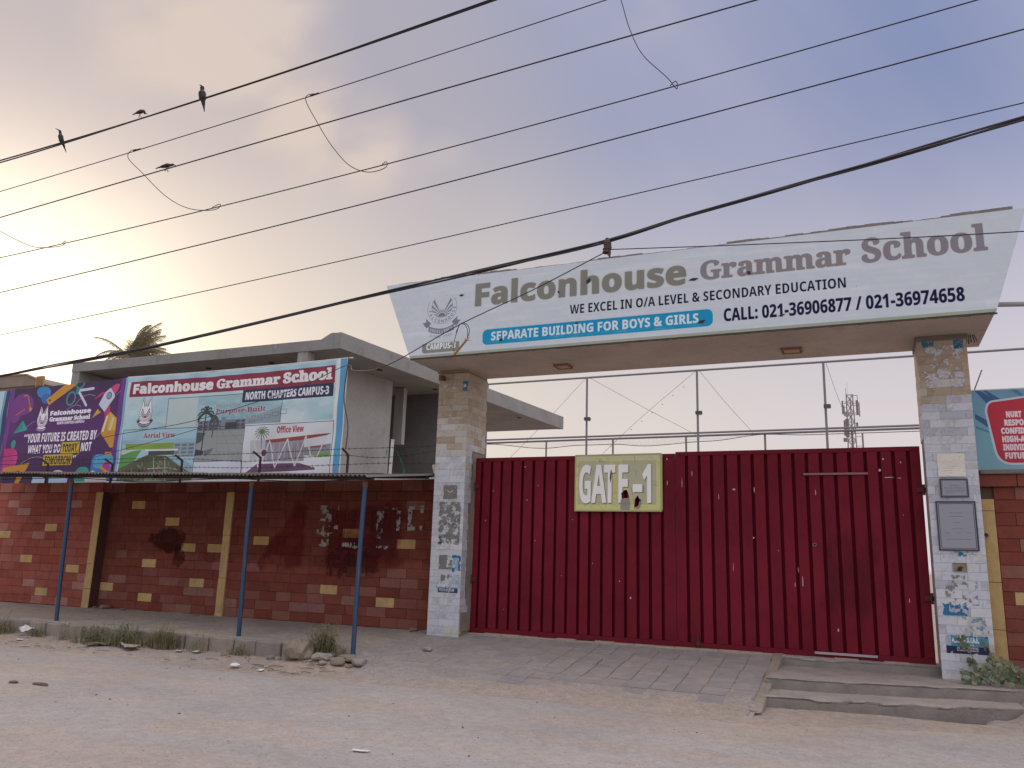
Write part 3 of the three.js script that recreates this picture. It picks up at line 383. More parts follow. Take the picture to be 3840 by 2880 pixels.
// ---------------------------------------------------------------- the school sign over the gate
const emblem = (x, cx, cy, R, ink, paper, accent, wings) => { // round crest: rays, sun, ring lettering, ribbon
  x.save(); x.translate(cx, cy); x.scale(R, R); x.lineJoin = 'round';
  if (wings) { x.fillStyle = paper; x.beginPath(); x.moveTo(-0.62, -1.9); x.quadraticCurveTo(-0.2, -1.4, 0, -0.75); x.quadraticCurveTo(0.25, -1.4, 0.72, -1.95); x.quadraticCurveTo(0.75, -1.2, 0.95, -0.5); x.quadraticCurveTo(1.2, 0.6, 0.5, 1.0); x.lineTo(1.25, 0.8); x.lineTo(0.8, 1.45); x.quadraticCurveTo(0, 1.9, -0.8, 1.45); x.lineTo(-1.25, 0.9); x.lineTo(-0.6, 0.95); x.quadraticCurveTo(-1.2, 0.4, -0.92, -0.5); x.quadraticCurveTo(-0.7, -1.2, -0.62, -1.9); x.fill(); x.strokeStyle = ink; x.lineWidth = 0.05; x.stroke();
    x.strokeStyle = ink; x.lineWidth = 0.07; for (const s of [-1, 1]) for (let i = 0; i < 4; i++) { x.beginPath(); x.moveTo(s * (0.62 - i * 0.1), -1.65 + i * 0.22); x.lineTo(s * (0.15 + 0.03 * i), -0.75 + i * 0.1); x.stroke(); } }
  const a0 = wings ? -0.5 : -0.62, a1 = Math.PI - a0 - (wings ? 0 : 0.12);
  x.strokeStyle = ink; x.lineWidth = 0.022; x.beginPath(); x.arc(0, 0, 1, a0, a1); x.stroke();
  x.save(); x.beginPath(); x.ellipse(0, -0.12, 0.70, 0.72, 0, 0, 7); x.clip(); x.fillStyle = ink;
  for (let i = -5; i <= 5; i++) { const a = -Math.PI / 2 + i * 0.27, w = 0.065; x.beginPath(); x.moveTo(Math.cos(a - w) * 0.3, 0.5 + Math.sin(a - w) * 0.3); x.lineTo(Math.cos(a - w) * 1.6, 0.5 + Math.sin(a - w) * 1.6); x.lineTo(Math.cos(a + w) * 1.6, 0.5 + Math.sin(a + w) * 1.6); x.lineTo(Math.cos(a + w) * 0.3, 0.5 + Math.sin(a + w) * 0.3); x.fill(); }
  x.fillStyle = paper; x.beginPath(); x.moveTo(-0.46, -1); x.lineTo(-0.34, -0.2); x.quadraticCurveTo(-0.25, 0.08, -0.12, 0.1); x.lineTo(0.16, 0.1); x.quadraticCurveTo(0.3, -0.1, 0.38, -0.35); x.lineTo(0.62, -1.1); x.fill(); x.restore();
  x.fillStyle = accent; x.beginPath(); x.arc(0, 0.56, 0.26, Math.PI, 0); x.fill(); x.strokeStyle = ink; x.lineWidth = 0.03; x.beginPath(); x.arc(0, 0.56, 0.33, Math.PI, 0); x.stroke(); x.lineWidth = 0.02; x.beginPath(); x.ellipse(0, -0.12, 0.71, 0.73, 0, -0.75, Math.PI + 0.75); x.stroke();
  const arcText = (str, r, y, from, to, size, f, fill) => { x.font = f.replace('$', '100px'); x.fillStyle = fill; for (let i = 0; i < str.length; i++) { const a = lerp(from, to, i / (str.length - 1)); x.save(); x.translate(0, y); x.rotate(a); x.translate(0, r); x.scale(size / 100, size / 100); x.textAlign = 'center'; x.fillText(str[i], 0, 35); x.restore(); } x.textAlign = 'left'; };
  arcText('FALCONHOUSE', 0.84, 0, 1.36, -1.52, 0.27, SANS, ink);
  x.fillStyle = ink; x.beginPath(); x.arc(0, -0.35, 1.66, Math.PI / 2 + 0.54, Math.PI / 2 - 0.54, true); x.arc(0, -0.35, 1.99, Math.PI / 2 - 0.46, Math.PI / 2 + 0.46); x.closePath(); x.fill();
  for (const s of [-1, 1]) { x.beginPath(); x.moveTo(s * 0.70, 0.93); x.lineTo(s * 1.08, 0.6); x.lineTo(s * 1.06, 0.84); x.lineTo(s * 1.3, 0.86); x.lineTo(s * 1.02, 1.22); x.lineTo(s * 0.86, 1.12); x.fill(); }
  arcText('EXCELLENCE', 1.83, -0.35, 0.40, -0.40, 0.24, SANS, paper);
  arcText('SINCE 1984', 2.16, -0.35, 0.32, -0.32, 0.22, SERIFR, ink);
  x.restore();
};
{
  const t = thing('gateway_sign', 'large white school name board spanning both gate pillars above the gate', 'sign');
  const YB = 4.205, YT = 5.486, x0 = -1.186, x1 = 7.89, b0 = -0.655, b1 = 7.472, ZF = 1.18, ZB = -0.425;
  // print
  const W = 2048, S = W / 9.2, H = Math.ceil(1.32 * S), c = canvas(W, H), x = c.getContext('2d'), X = (v) => (v + 1.24) * S, Y = (v) => (5.505 - v) * S;
  x.fillStyle = '#ccd3da'; x.fillRect(0, 0, W, H);
  for (let i = 0; i < 500; i++) { x.fillStyle = rng() < 0.5 ? 'rgba(206,212,216,0.10)' : 'rgba(246,246,242,0.10)'; const w = 20 + rng() * 220; x.fillRect(rng() * W, rng() * H, w, 1 + rng() * 16); }
  x.fillStyle = '#a3ab98'; x.fillRect(0, Y(4.246), W, 60);
  emblem(x, X(-0.115), Y(5.0), 0.262 * S, '#7f838d', '#ccd3da', '#7f838d', false);
  x.fillStyle = '#868c80'; x.beginPath(); x.roundRect(X(-0.44), Y(4.425), 0.66 * S, 0.155 * S, [0, 0, 10, 10]); x.fill(); letter(x, 'CAMPUS-3', X(-0.37), Y(4.325), X(0.16), 0.095 * S, SANS, '#eceeee', { fat: 1 });
  // the two names
  letter(x, 'Falconhouse', X(0.43), Y(4.975), X(3.78), 0.35 * S, SANS, '#85847a', { fat: 5, edge: '#c9ccc9', edgeW: 5 });
  letter(x, 'Grammar', X(3.95), Y(5.005), X(5.90), 0.265 * S, SERIF, '#8a8486', { fat: 5, edge: '#cfd0d2', edgeW: 5 });
  letter(x, 'School', X(6.03), Y(5.005), X(7.45), 0.315 * S, SERIF, '#89838a', { fat: 5, edge: '#cfd0d2', edgeW: 5 });
  letter(x, 'WE EXCEL IN O/A LEVEL & SECONDARY EDUCATION', X(2.04), Y(4.69), X(5.84), 0.138 * S, SANS, '#0e1128');
  letter(x, 'CALL: 021-36906877 / 021-36974658', X(4.26), Y(4.378), X(7.16), 0.172 * S, SANS, '#120f38', { fat: 3 });
  x.fillStyle = '#1c93c0'; x.beginPath(); x.roundRect(X(0.62), Y(4.572), 3.5 * S, 0.245 * S, 18); x.fill();
  for (let i = 0; i < 60; i++) { x.fillStyle = 'rgba(160,205,215,0.12)'; x.fillRect(X(0.66 + rng() * 3.4), Y(4.35 + rng() * 0.04), 4 + rng() * 40, 2 + rng() * 6); }
  letter(x, 'SEPARATE BUILDING FOR BOYS & GIRLS', X(0.76), Y(4.39), X(3.93), 0.135 * S, SANS, '#dde6ea', { fat: 2 });
  for (let i = 0; i < 26; i++) { x.strokeStyle = 'rgba(60,62,70,0.6)'; x.lineWidth = 1; x.beginPath(); const a = rng() * W, b = rng() * H; x.moveTo(a, b); x.lineTo(a + rr(-6, 6), b + rr(1, 5)); x.stroke(); }
  const sh = new THREE.Shape(); sh.moveTo(b0, YB); sh.lineTo(b1, YB); sh.lineTo(x1, YT); sh.lineTo(x0, YT);
  const g = new THREE.ExtrudeGeometry(sh, { depth: 0.008, bevelEnabled: false, curveSegments: 1 }).translate(0, 0, ZF - 0.008);
  worldUV(g, (a, b) => [X(a) / W, 1 - Y(b) / H]);
  part('sign_face', g, new THREE.MeshPhysicalMaterial({ map: canTex(c), specularIntensity: 0.35, roughness: 0.6, bumpMap: pixTex(512, 80, (u, v) => 0.7 * fbm(u * 22, v * 2.5, 3, 681) + 0.3 * fbm(u * 90, v * 9, 2, 691), false, false), bumpScale: 0.018 }), t);
  const prism = (z0, z1, ya, yb, ins) => { const f = (y) => (y - YB) / (YT - YB), s = new THREE.Shape(); s.moveTo(lerp(b0, x0, f(ya)) + ins, ya); s.lineTo(lerp(b1, x1, f(ya)) - ins, ya); s.lineTo(lerp(b1, x1, f(yb)) - ins, yb); s.lineTo(lerp(b0, x0, f(yb)) + ins, yb); return new THREE.ExtrudeGeometry(s, { depth: z1 - z0, bevelEnabled: false }).translate(0, 0, z0); };
  const cm = mat(0.64, 0.56, 0.50, { map: rep(concreteMap, 0.35) });
  part('rendered_beam', uvw(prism(ZB, ZF - 0.012, 4.182, 5.46, 0.012)), cm, t);
  part('backing_frame', [span(b0 + 0.01, b1 - 0.01, 4.183, 4.204, ZF - 0.05, ZF - 0.004, 0.003)], mat(0.07, 0.05, 0.042, { map: mottle }), t);
  const lip = []; for (let q = b0 + 0.02; q < b1 - 0.05; q += 0.07) lip.push(box(0.074, rr(0.010, 0.024), 0.014, q + 0.03, 4.186 + rr(-0.003, 0.004), ZF + 0.002, 0.003)); part('weathered_lip', lip, mat(0.10, 0.075, 0.06, { map: mottle }), t);
  const top = []; for (let q = x0 + 0.3; q < x1 - 0.15; q += 0.11) { const hh = 0.012 + 0.034 * ss(0.3, 0.7, fbm(q * 2.2, 1, 3, 88)) + rr(0, 0.006); top.push(box(0.125, hh, 0.10, q, YT + hh / 2 - 0.004, ZF - 0.055 + rr(-0.006, 0.006), 0.005)); } part('cement_ridge', top.map((q) => uvw(q)), mat(0.30, 0.26, 0.255, { map: rep(concreteMap, 1) }), t);
  // soffit lamps: empty rusty recess frames
  for (const [a, b] of [[1.45, 1.70], [4.91, 5.19]]) { const l = part('lamp_fitting', [span(a, b, 4.145, 4.183, 0.02, 0.04, 0.003), span(a, b, 4.145, 4.183, 0.26, 0.28, 0.003), span(a, a + 0.02, 4.145, 4.183, 0.04, 0.26, 0.003), span(b - 0.02, b, 4.145, 4.183, 0.04, 0.26, 0.003), span(a + 0.02, b - 0.02, 4.168, 4.183, 0.04, 0.26)], mat(0.36, 0.17, 0.09, { map: mottle }), t); part('lamp_diffuser', span(a + 0.03, b - 0.03, 4.152, 4.170, 0.05, 0.25, 0.006), mat(0.40, 0.24, 0.15, { roughness: 0.5 }), l); }
  // flakes peeling from the print
  const flap = (cx, cy, w, h, a) => { const s = new THREE.Shape(); s.moveTo(-w / 2, 0); s.lineTo(-w * 0.1, h * 0.5); s.lineTo(w / 2, h * 0.1); s.lineTo(w * 0.05, -h / 2); const q = new THREE.ExtrudeGeometry(s, { depth: 0.002, bevelEnabled: false }); q.rotateX(0.5).rotateZ(a).translate(cx, cy, ZF + 0.012); return q; };
  const fm = mat(0.05, 0.045, 0.055); [[2.33, 5.17, .10, .07, 0.9], [3.87, 5.02, .15, .045, 0.1], [1.86, 5.05, .03, .05, 0.2], [0.94, 4.385, .07, .06, 0.5], [2.15, 4.54, .05, .035, 0.2], [3.97, 4.395, .12, .05, 0.3], [5.02, 4.39, .10, .03, 0.2], [0.23, 5.17, .09, .04, 0.1], [4.62, 5.03, .05, .07, 0.8]].forEach((q) => part('peeling_flake', flap(...q), fm, t));
  part('drain_stub', bar([b0 - 0.16, 4.30, 0.55], [b0 + 0.1, 4.30, 0.55], 0.045, 14), mat(0.55, 0.54, 0.52), t);
  part('support_pipe', bar([7.45, 4.565, 0.3], [10.4, 4.33, 0.3], 0.033, 12), mat(0.34, 0.335, 0.37, { roughness: 0.5 }), t);
  part('wire_tuft', [[-0.05, -0.11], [-0.02, -0.12], [0.01, -0.10], [0.05, -0.10], [0.08, -0.09]].map(([a, b]) => bar([7.28 + a * 0.6, 4.18, 0.25], [7.28 + a, 4.18 + b, 0.25], 0.006, 5)), mat(0.03, 0.03, 0.03), t);
}
{
  const t = thing('old_lamp', 'small rusty lamp stub at the top left corner of the left gate pillar', 'lamp');
  part('bracket', [bar([-0.53, 4.08, 0.36], [-0.46, 4.02, 0.44], 0.012), box(0.05, 0.10, 0.02, -0.53, 4.06, 0.375, 0.004)], mat(0.2, 0.11, 0.05), t);
  part('lamp_head', new THREE.LatheGeometry([[0, 0], [0.035, 0], [0.045, 0.03], [0.028, 0.08], [0, 0.085]].map(([a, b]) => new THREE.Vector2(a, b)), 14).rotateX(-1.9).translate(-0.43, 4.04, 0.48), mat(0.09, 0.05, 0.03), t);
}

// ---------------------------------------------------------------- plaques, notices, bell recess, torn posters on the pillars
function plaque(name, label, x0, x1, y0, y1, lines, frameW) {
  const t = thing(name, label, 'plaque'), W = 512, H = Math.round(512 * (y1 - y0) / (x1 - x0)), c = canvas(W, H), x = c.getContext('2d');
  x.fillStyle = '#8f9096'; x.fillRect(0, 0, W, H); for (let i = 0; i < 300; i++) { x.fillStyle = 'rgba(' + (rng() < 0.5 ? '120,120,126' : '165,165,172') + ',0.10)'; x.fillRect(rng() * W, rng() * H, 20 + rng() * 120, 2); }
  x.strokeStyle = '#2c2a44'; x.lineWidth = 7; x.beginPath(); x.roundRect(34, 34, W - 68, H - 68, 22); x.stroke();
  x.strokeStyle = '#55545f'; for (const [y, a, b, w] of lines) { x.lineWidth = w; for (let p = a; p < b;) { const l = 6 + rng() * 14; x.beginPath(); x.moveTo(p * W / 512, y * H); x.lineTo(Math.min(b, p + l) * W / 512, y * H + rr(-2, 2)); x.stroke(); p += l + 3 + rng() * 5; } }
  const z = PZ1 + 0.003; part('engraved_plate', worldUV(prep(span(x0 + 0.01, x1 - 0.01, y0 + 0.01, y1 - 0.01, z, z + 0.012)), (a, b) => [(a - x0) / (x1 - x0), (b - y0) / (y1 - y0)]), new THREE.MeshStandardMaterial({ map: canTex(c), roughness: 0.4, metalness: 0.25 }), t);
  const f = frameW; part('frame', [span(x0, x1, y1 - f, y1, z, z + 0.024, 0.004), span(x0, x1, y0, y0 + f, z, z + 0.024, 0.004), span(x0, x0 + f, y0 + f, y1 - f, z, z + 0.022, 0.004), span(x1 - f, x1, y0 + f, y1 - f, z, z + 0.022, 0.004)], mat(0.028, 0.026, 0.06, { roughness: 0.4 }), t);
  return t;
}
plaque('stone_plaque', 'large dark-framed grey plaque on the right gate pillar', 6.712, 7.156, 1.392, 2.004, [[0.24, 170, 340, 7], [0.31, 160, 340, 7], [0.43, 210, 310, 6], [0.56, 190, 330, 7], [0.64, 90, 160, 6], [0.64, 235, 290, 6], [0.64, 360, 430, 6], [0.67, 100, 165, 5], [0.77, 110, 420, 8]], 0.017);
plaque('stone_plaque', 'small dark-framed plaque just above the large plaque on the right gate pillar', 6.778, 7.094, 2.053, 2.288, [[0.36, 170, 350, 14], [0.48, 80, 440, 9], [0.55, 80, 440, 9], [0.62, 80, 440, 9], [0.69, 80, 440, 9], [0.76, 80, 260, 9]], 0.014);
{
  const m = canvas(256, 256), x = m.getContext('2d'); x.fillStyle = '#d9d2c8'; x.fillRect(0, 0, 256, 256); for (let i = 0; i < 90; i++) { x.fillStyle = 'rgba(170,158,140,0.15)'; x.fillRect(rng() * 256, rng() * 256, 30 * rng() + 4, 3 + 20 * rng()); } x.fillStyle = '#a79a8a'; for (let r = 0; r < 5; r++) for (let p = 50; p < 205; p += 11) if (rng() < 0.75) x.fillRect(p, 90 + r * 24, 8, 5);
  const g = new THREE.PlaneGeometry(0.312, 0.295, 12, 12), p = g.attributes.position; for (let i = 0; i < p.count; i++) p.setZ(i, 0.004 + 0.018 * ss(-0.02, -0.147, p.getY(i)) * (0.4 + fbm(p.getX(i) * 9, 2, 2, 5)) + 0.004 * fbm(p.getX(i) * 12, p.getY(i) * 12, 3, 6)); g.computeVertexNormals();
  const o = part('paper_notice', g, new THREE.MeshStandardMaterial({ map: canTex(m), roughness: 0.9, side: THREE.DoubleSide }), scene); o.position.set(6.926, 2.46, PZ1 + 0.002); tag(o, 'faded cream paper notice above the two plaques on the right gate pillar', 'notice');
  const b = thing('bell_box', 'empty bell recess with loose wiring below the large plaque on the right gate pillar', 'switch box');
  part('back_plate', span(6.857, 6.997, 1.142, 1.243, PZ1 + 0.001, PZ1 + 0.004), mat(0.36, 0.29, 0.21, { map: mottle }), b);
  part('rim', [span(6.852, 7.002, 1.240, 1.246, PZ1, PZ1 + 0.016), span(6.852, 7.002, 1.138, 1.144, PZ1, PZ1 + 0.016), span(6.852, 6.858, 1.144, 1.240, PZ1, PZ1 + 0.016), span(6.996, 7.002, 1.144, 1.240, PZ1, PZ1 + 0.016)], mat(0.32, 0.27, 0.22), b);
  const w = []; for (let i = 0; i < 7; i++) w.push(tube([[6.93 + rr(-.02, .02), 1.20, PZ1 + 0.005], [6.93 + rr(-.03, .03), 1.19, PZ1 + 0.025], [6.92 + rr(-.035, .04), 1.165, PZ1 + 0.03], [6.93 + rr(-.035, .035), 1.152, PZ1 + 0.008]], 0.004, 10, 5)); part('loose_wires', w, mat(0.05, 0.025, 0.02), b);
  const k = thing('door_bell', 'small round broken fitting on the yellow strip right of the large plaque', 'fitting');
  part('base', new THREE.CylinderGeometry(0.028, 0.032, 0.03, 14).rotateX(Math.PI / 2).translate(7.262, 1.60, 0.135), mat(0.05, 0.035, 0.03), k); part('rim', new THREE.TorusGeometry(0.03, 0.008, 6, 14, 4.6).translate(7.265, 1.60, 0.15), mat(0.4, 0.33, 0.26), k);
}
function poster(label, x0, x1, y0, y1, z, paint, seed, keepT, category = 'poster', hole = 1) {
  const W = 256, H = Math.max(64, Math.round(W * (y1 - y0) / (x1 - x0))), c = canvas(W, H), x = c.getContext('2d'); paint(x, W, H);
  const im = x.getImageData(0, 0, W, H), d = im.data;
  for (let j = 0; j < H; j++) for (let i = 0; i < W; i++) { const u = i / W, v = j / W, e = Math.min(i, W - i, j, H - j) / 14, n = fbm(u * 7, v * 7, 5, seed) * 0.75 + 0.25 * fbm(u * 28 * hole, v * 28, 3, seed + 9); const o = (j * W + i) * 4; d[o + 3] = d[o + 3] * (n + 0.25 * Math.min(0, e - 1 + n) > keepT ? 1 : 0); const f = 0.85 + 0.3 * (fbm(u * 30, v * 30, 2, seed + 4) - 0.5); d[o] *= f; d[o + 1] *= f; d[o + 2] *= f; }
  x.putImageData(im, 0, 0);
  const g = new THREE.PlaneGeometry(x1 - x0, y1 - y0, 6, 6), o = part('torn_poster', g, new THREE.MeshStandardMaterial({ map: canTex(c), alphaTest: 0.5, roughness: 0.9, side: THREE.DoubleSide }), scene);
  o.position.set((x0 + x1) / 2, (y0 + y1) / 2, z); return tag(o, label, category);
}
const flat = (c) => (x, W, H) => { x.fillStyle = c; x.fillRect(0, 0, W, H); };
const scrawl = (x, a, b, w, h, c, lw) => { x.strokeStyle = c; x.lineWidth = lw; x.lineCap = 'round'; x.beginPath(); let p = a; x.moveTo(p, b); while (p < a + w) { const s = h * (0.35 + 0.5 * rng()); x.lineTo(p + s * 0.15, b - s * (rng() < 0.4 ? 1.4 : 0.5)); x.quadraticCurveTo(p + s * 0.5, b + s * 0.5, p + s * 0.9, b); p += s; if (rng() < 0.25) { p += s * 0.3; x.moveTo(p, b); } } x.stroke(); x.fillStyle = c; for (let i = 0; i < w / 26; i++) x.fillRect(a + rng() * w, b + (rng() < 0.5 ? h * 0.45 : -h * 0.8), lw, lw); };
const ZP = PZ1 + 0.0035;
poster('white paper poster remains torn in rags near the top of the right gate pillar', 6.70, 7.17, 3.47, 4.03, ZP, flat('#d8d6d8'), 1201, 0.50);
poster('upper left scrap of blue poster at the head of the right gate pillar', 6.70, 6.84, 4.02, 4.15, ZP, flat('#2f86ad'), 1213, 0.42);
poster('right-hand scrap of blue poster at the head of the right gate pillar', 7.07, 7.18, 3.98, 4.16, ZP, flat('#2f86ad'), 1219, 0.42);
poster('small blue poster scrap stuck under the large plaque', 6.88, 7.08, 1.325, 1.385, ZP, flat('#3b82a8'), 1227, 0.53);
poster('grey glue patch and paper rag below the bell recess on the right gate pillar', 6.74, 7.10, 0.74, 1.10, ZP, flat('#9c958f'), 1231, 0.60);
poster('blue poster scraps halfway down the lower right gate pillar', 6.70, 6.98, 0.61, 0.75, ZP, (x, W, H) => { x.fillStyle = '#2c7fae'; x.fillRect(0, 0, W, H); scrawl(x, 70, H * 0.5, 60, 40, '#d8e4ea', 9); }, 1237, 0.46);
poster('ragged pale blue paper remains above the lowest poster on the right gate pillar', 6.90, 7.18, 0.36, 0.60, ZP, flat('#8fa9b8'), 1245, 0.56);
poster('lowest blue poster with white script on the right gate pillar', 6.705, 7.165, 0.165, 0.38, ZP, (x, W, H) => { x.fillStyle = '#5f9cba'; x.fillRect(0, 0, W, H * 0.6); x.fillStyle = '#b9c6cf'; x.fillRect(0, 0, W * 0.12, H * 0.6); scrawl(x, 40, H * 0.36, 150, 34, '#eef3f5', 8); x.fillStyle = '#2d3560'; x.fillRect(0, H * 0.6, W, H * 0.4); x.fillStyle = '#b9b3ad'; x.fillRect(W * 0.25, H * 0.62, W * 0.5, H * 0.24); scrawl(x, W * 0.28, H * 0.77, W * 0.42, 20, '#3a3530', 4); }, 1253, 0.30);
poster('torn white poster rag with blue corner near the top of the left gate pillar', -0.46, 0.0, 3.80, 3.98, ZP, (x, W, H) => { x.fillStyle = '#d0ccc6'; x.fillRect(0, H * 0.2, W * 0.8, H * 0.5); x.fillStyle = '#3c76a0'; x.fillRect(W * 0.78, 0, W * 0.22, H); x.fillStyle = '#d8d8d8'; x.fillRect(W * 0.8, H * 0.3, W * 0.12, H * 0.3); }, 1303, 0.47);
poster('pale paper rags in the brown upper part of the left gate pillar', -0.45, 0.01, 3.32, 3.72, ZP, (x, W, H) => { x.fillStyle = '#c9c3ba'; x.fillRect(0, 0, W * 0.35, H * 0.8); x.fillRect(0, H * 0.86, W, H * 0.09); x.fillRect(W * 0.3, H * 0.3, W * 0.5, H * 0.3); }, 1311, 0.50);
poster('small grey poster scrap with a white crescent on the left gate pillar', -0.37, -0.12, 2.04, 2.26, ZP, (x, W, H) => { x.fillStyle = '#8d8680'; x.fillRect(0, 0, W, H); x.strokeStyle = '#e4e0dc'; x.lineWidth = 12; x.beginPath(); x.arc(W * 0.5, H * 0.25, 55, 0.4, 2.7); x.stroke(); }, 1319, 0.34);
poster('long tattered grey poster down the middle of the left gate pillar', -0.43, -0.04, 1.32, 2.0, ZP, (x, W, H) => { x.fillStyle = '#8f8b88'; x.fillRect(0, 0, W, H); for (let i = 0; i < 40; i++) { x.fillStyle = rng() < 0.5 ? '#b9b7b8' : '#6f6a66'; x.fillRect(rng() * W, rng() * H, 14 + rng() * 40, 6 + rng() * 20); } x.fillStyle = '#2f5b86'; x.fillRect(0, H * 0.82, 40, 40); x.fillStyle = '#2c3a66'; x.fillRect(10, H * 0.94, W * 0.6, 14); }, 1327, 0.45, 'poster', 2);
poster('grey and bright blue torn poster low on the left gate pillar', -0.40, 0.0, 0.86, 1.16, ZP, (x, W, H) => { x.fillStyle = '#8d8986'; x.fillRect(0, 0, W * 0.62, H * 0.75); x.fillStyle = '#2f74a4'; x.fillRect(W * 0.4, 0, W * 0.6, H * 0.16); x.fillStyle = '#a9c4d2'; x.fillRect(W * 0.6, H * 0.16, W * 0.4, H * 0.6); x.fillStyle = '#2f74a4'; x.fillRect(W * 0.9, H * 0.1, W * 0.1, H * 0.7); x.fillRect(W * 0.62, H * 0.66, 30, 40); }, 1335, 0.42, 'poster', 2);
poster('lowest torn poster with blue-edged script on the left gate pillar', -0.43, 0.01, 0.56, 0.86, ZP, (x, W, H) => { x.fillStyle = '#8f8a86'; x.fillRect(W * 0.2, 0, W * 0.4, H * 0.35); x.fillStyle = '#a9cdd8'; x.fillRect(W * 0.55, 0, W * 0.4, H * 0.6); x.fillStyle = '#b8ccd6'; x.fillRect(0, H * 0.48, W, H * 0.2); scrawl(x, 20, H * 0.6, 200, 30, '#f0f0f0', 7); x.fillStyle = '#33517c'; x.fillRect(W * 0.1, H * 0.7, W * 0.8, H * 0.24); x.fillStyle = '#c6ccd2'; x.fillRect(W * 0.16, H * 0.73, W * 0.6, H * 0.14); scrawl(x, W * 0.2, H * 0.82, W * 0.48, 22, '#4f5b6c', 4); }, 1343, 0.40, 'poster', 2);
// white paper rags on the long wall
poster('tall ragged white paper remains on the wall left of the last blue post', -3.06, -2.62, 1.24, 1.96, 0.016, (x, W, H) => { x.fillStyle = '#a9a29c'; x.fillRect(W * 0.1, 0, W * 0.55, H * 0.5); x.fillRect(0, H * 0.48, W, H * 0.2); x.fillRect(W * 0.1, H * 0.66, W * 0.5, H * 0.34); x.fillRect(W * 0.6, 0, W * 0.4, H * 0.12); }, 1403, 0.545, 'poster', 2);
poster('thin white paper rags on the wall right of the last blue post', -1.84, -1.36, 1.30, 1.97, 0.016, (x, W, H) => { x.fillStyle = '#a39c98'; x.fillRect(0, H * 0.1, W * 0.3, H * 0.75); x.fillRect(W * 0.3, 0, W * 0.7, H * 0.12); x.fillRect(W * 0.85, H * 0.1, W * 0.15, H * 0.6); }, 1411, 0.575, 'poster', 3);
poster('L-shaped white paper rag on the wall nearest the left gate pillar', -1.22, -0.92, 1.54, 1.96, 0.016, (x, W, H) => { x.fillStyle = '#a9a29d'; x.fillRect(0, 0, W * 0.28, H); x.fillRect(W * 0.2, 0, W * 0.25, H * 0.14); x.fillRect(W * 0.2, H * 0.8, W * 0.3, H * 0.2); x.fillRect(W * 0.8, 0, W * 0.2, H * 0.3); x.fillRect(W * 0.8, H * 0.8, W * 0.2, H * 0.2); }, 1423, 0.45, 'poster', 2);
poster('thin line of white paper rag over soot on the long wall', -2.58, -1.5, 1.22, 1.42, 0.016, (x, W, H) => { x.fillStyle = '#a7a09c'; x.fillRect(W * 0.05, H * 0.5, W * 0.4, H * 0.5); x.fillRect(W * 0.68, H * 0.7, W * 0.3, H * 0.3); }, 1431, 0.56, 'poster', 3);
poster('small chalky rag mark high on the wall right of the second blue post', -3.98, -3.82, 1.93, 2.14, 0.016, flat('#8f8580'), 1439, 0.66, 'poster', 2);

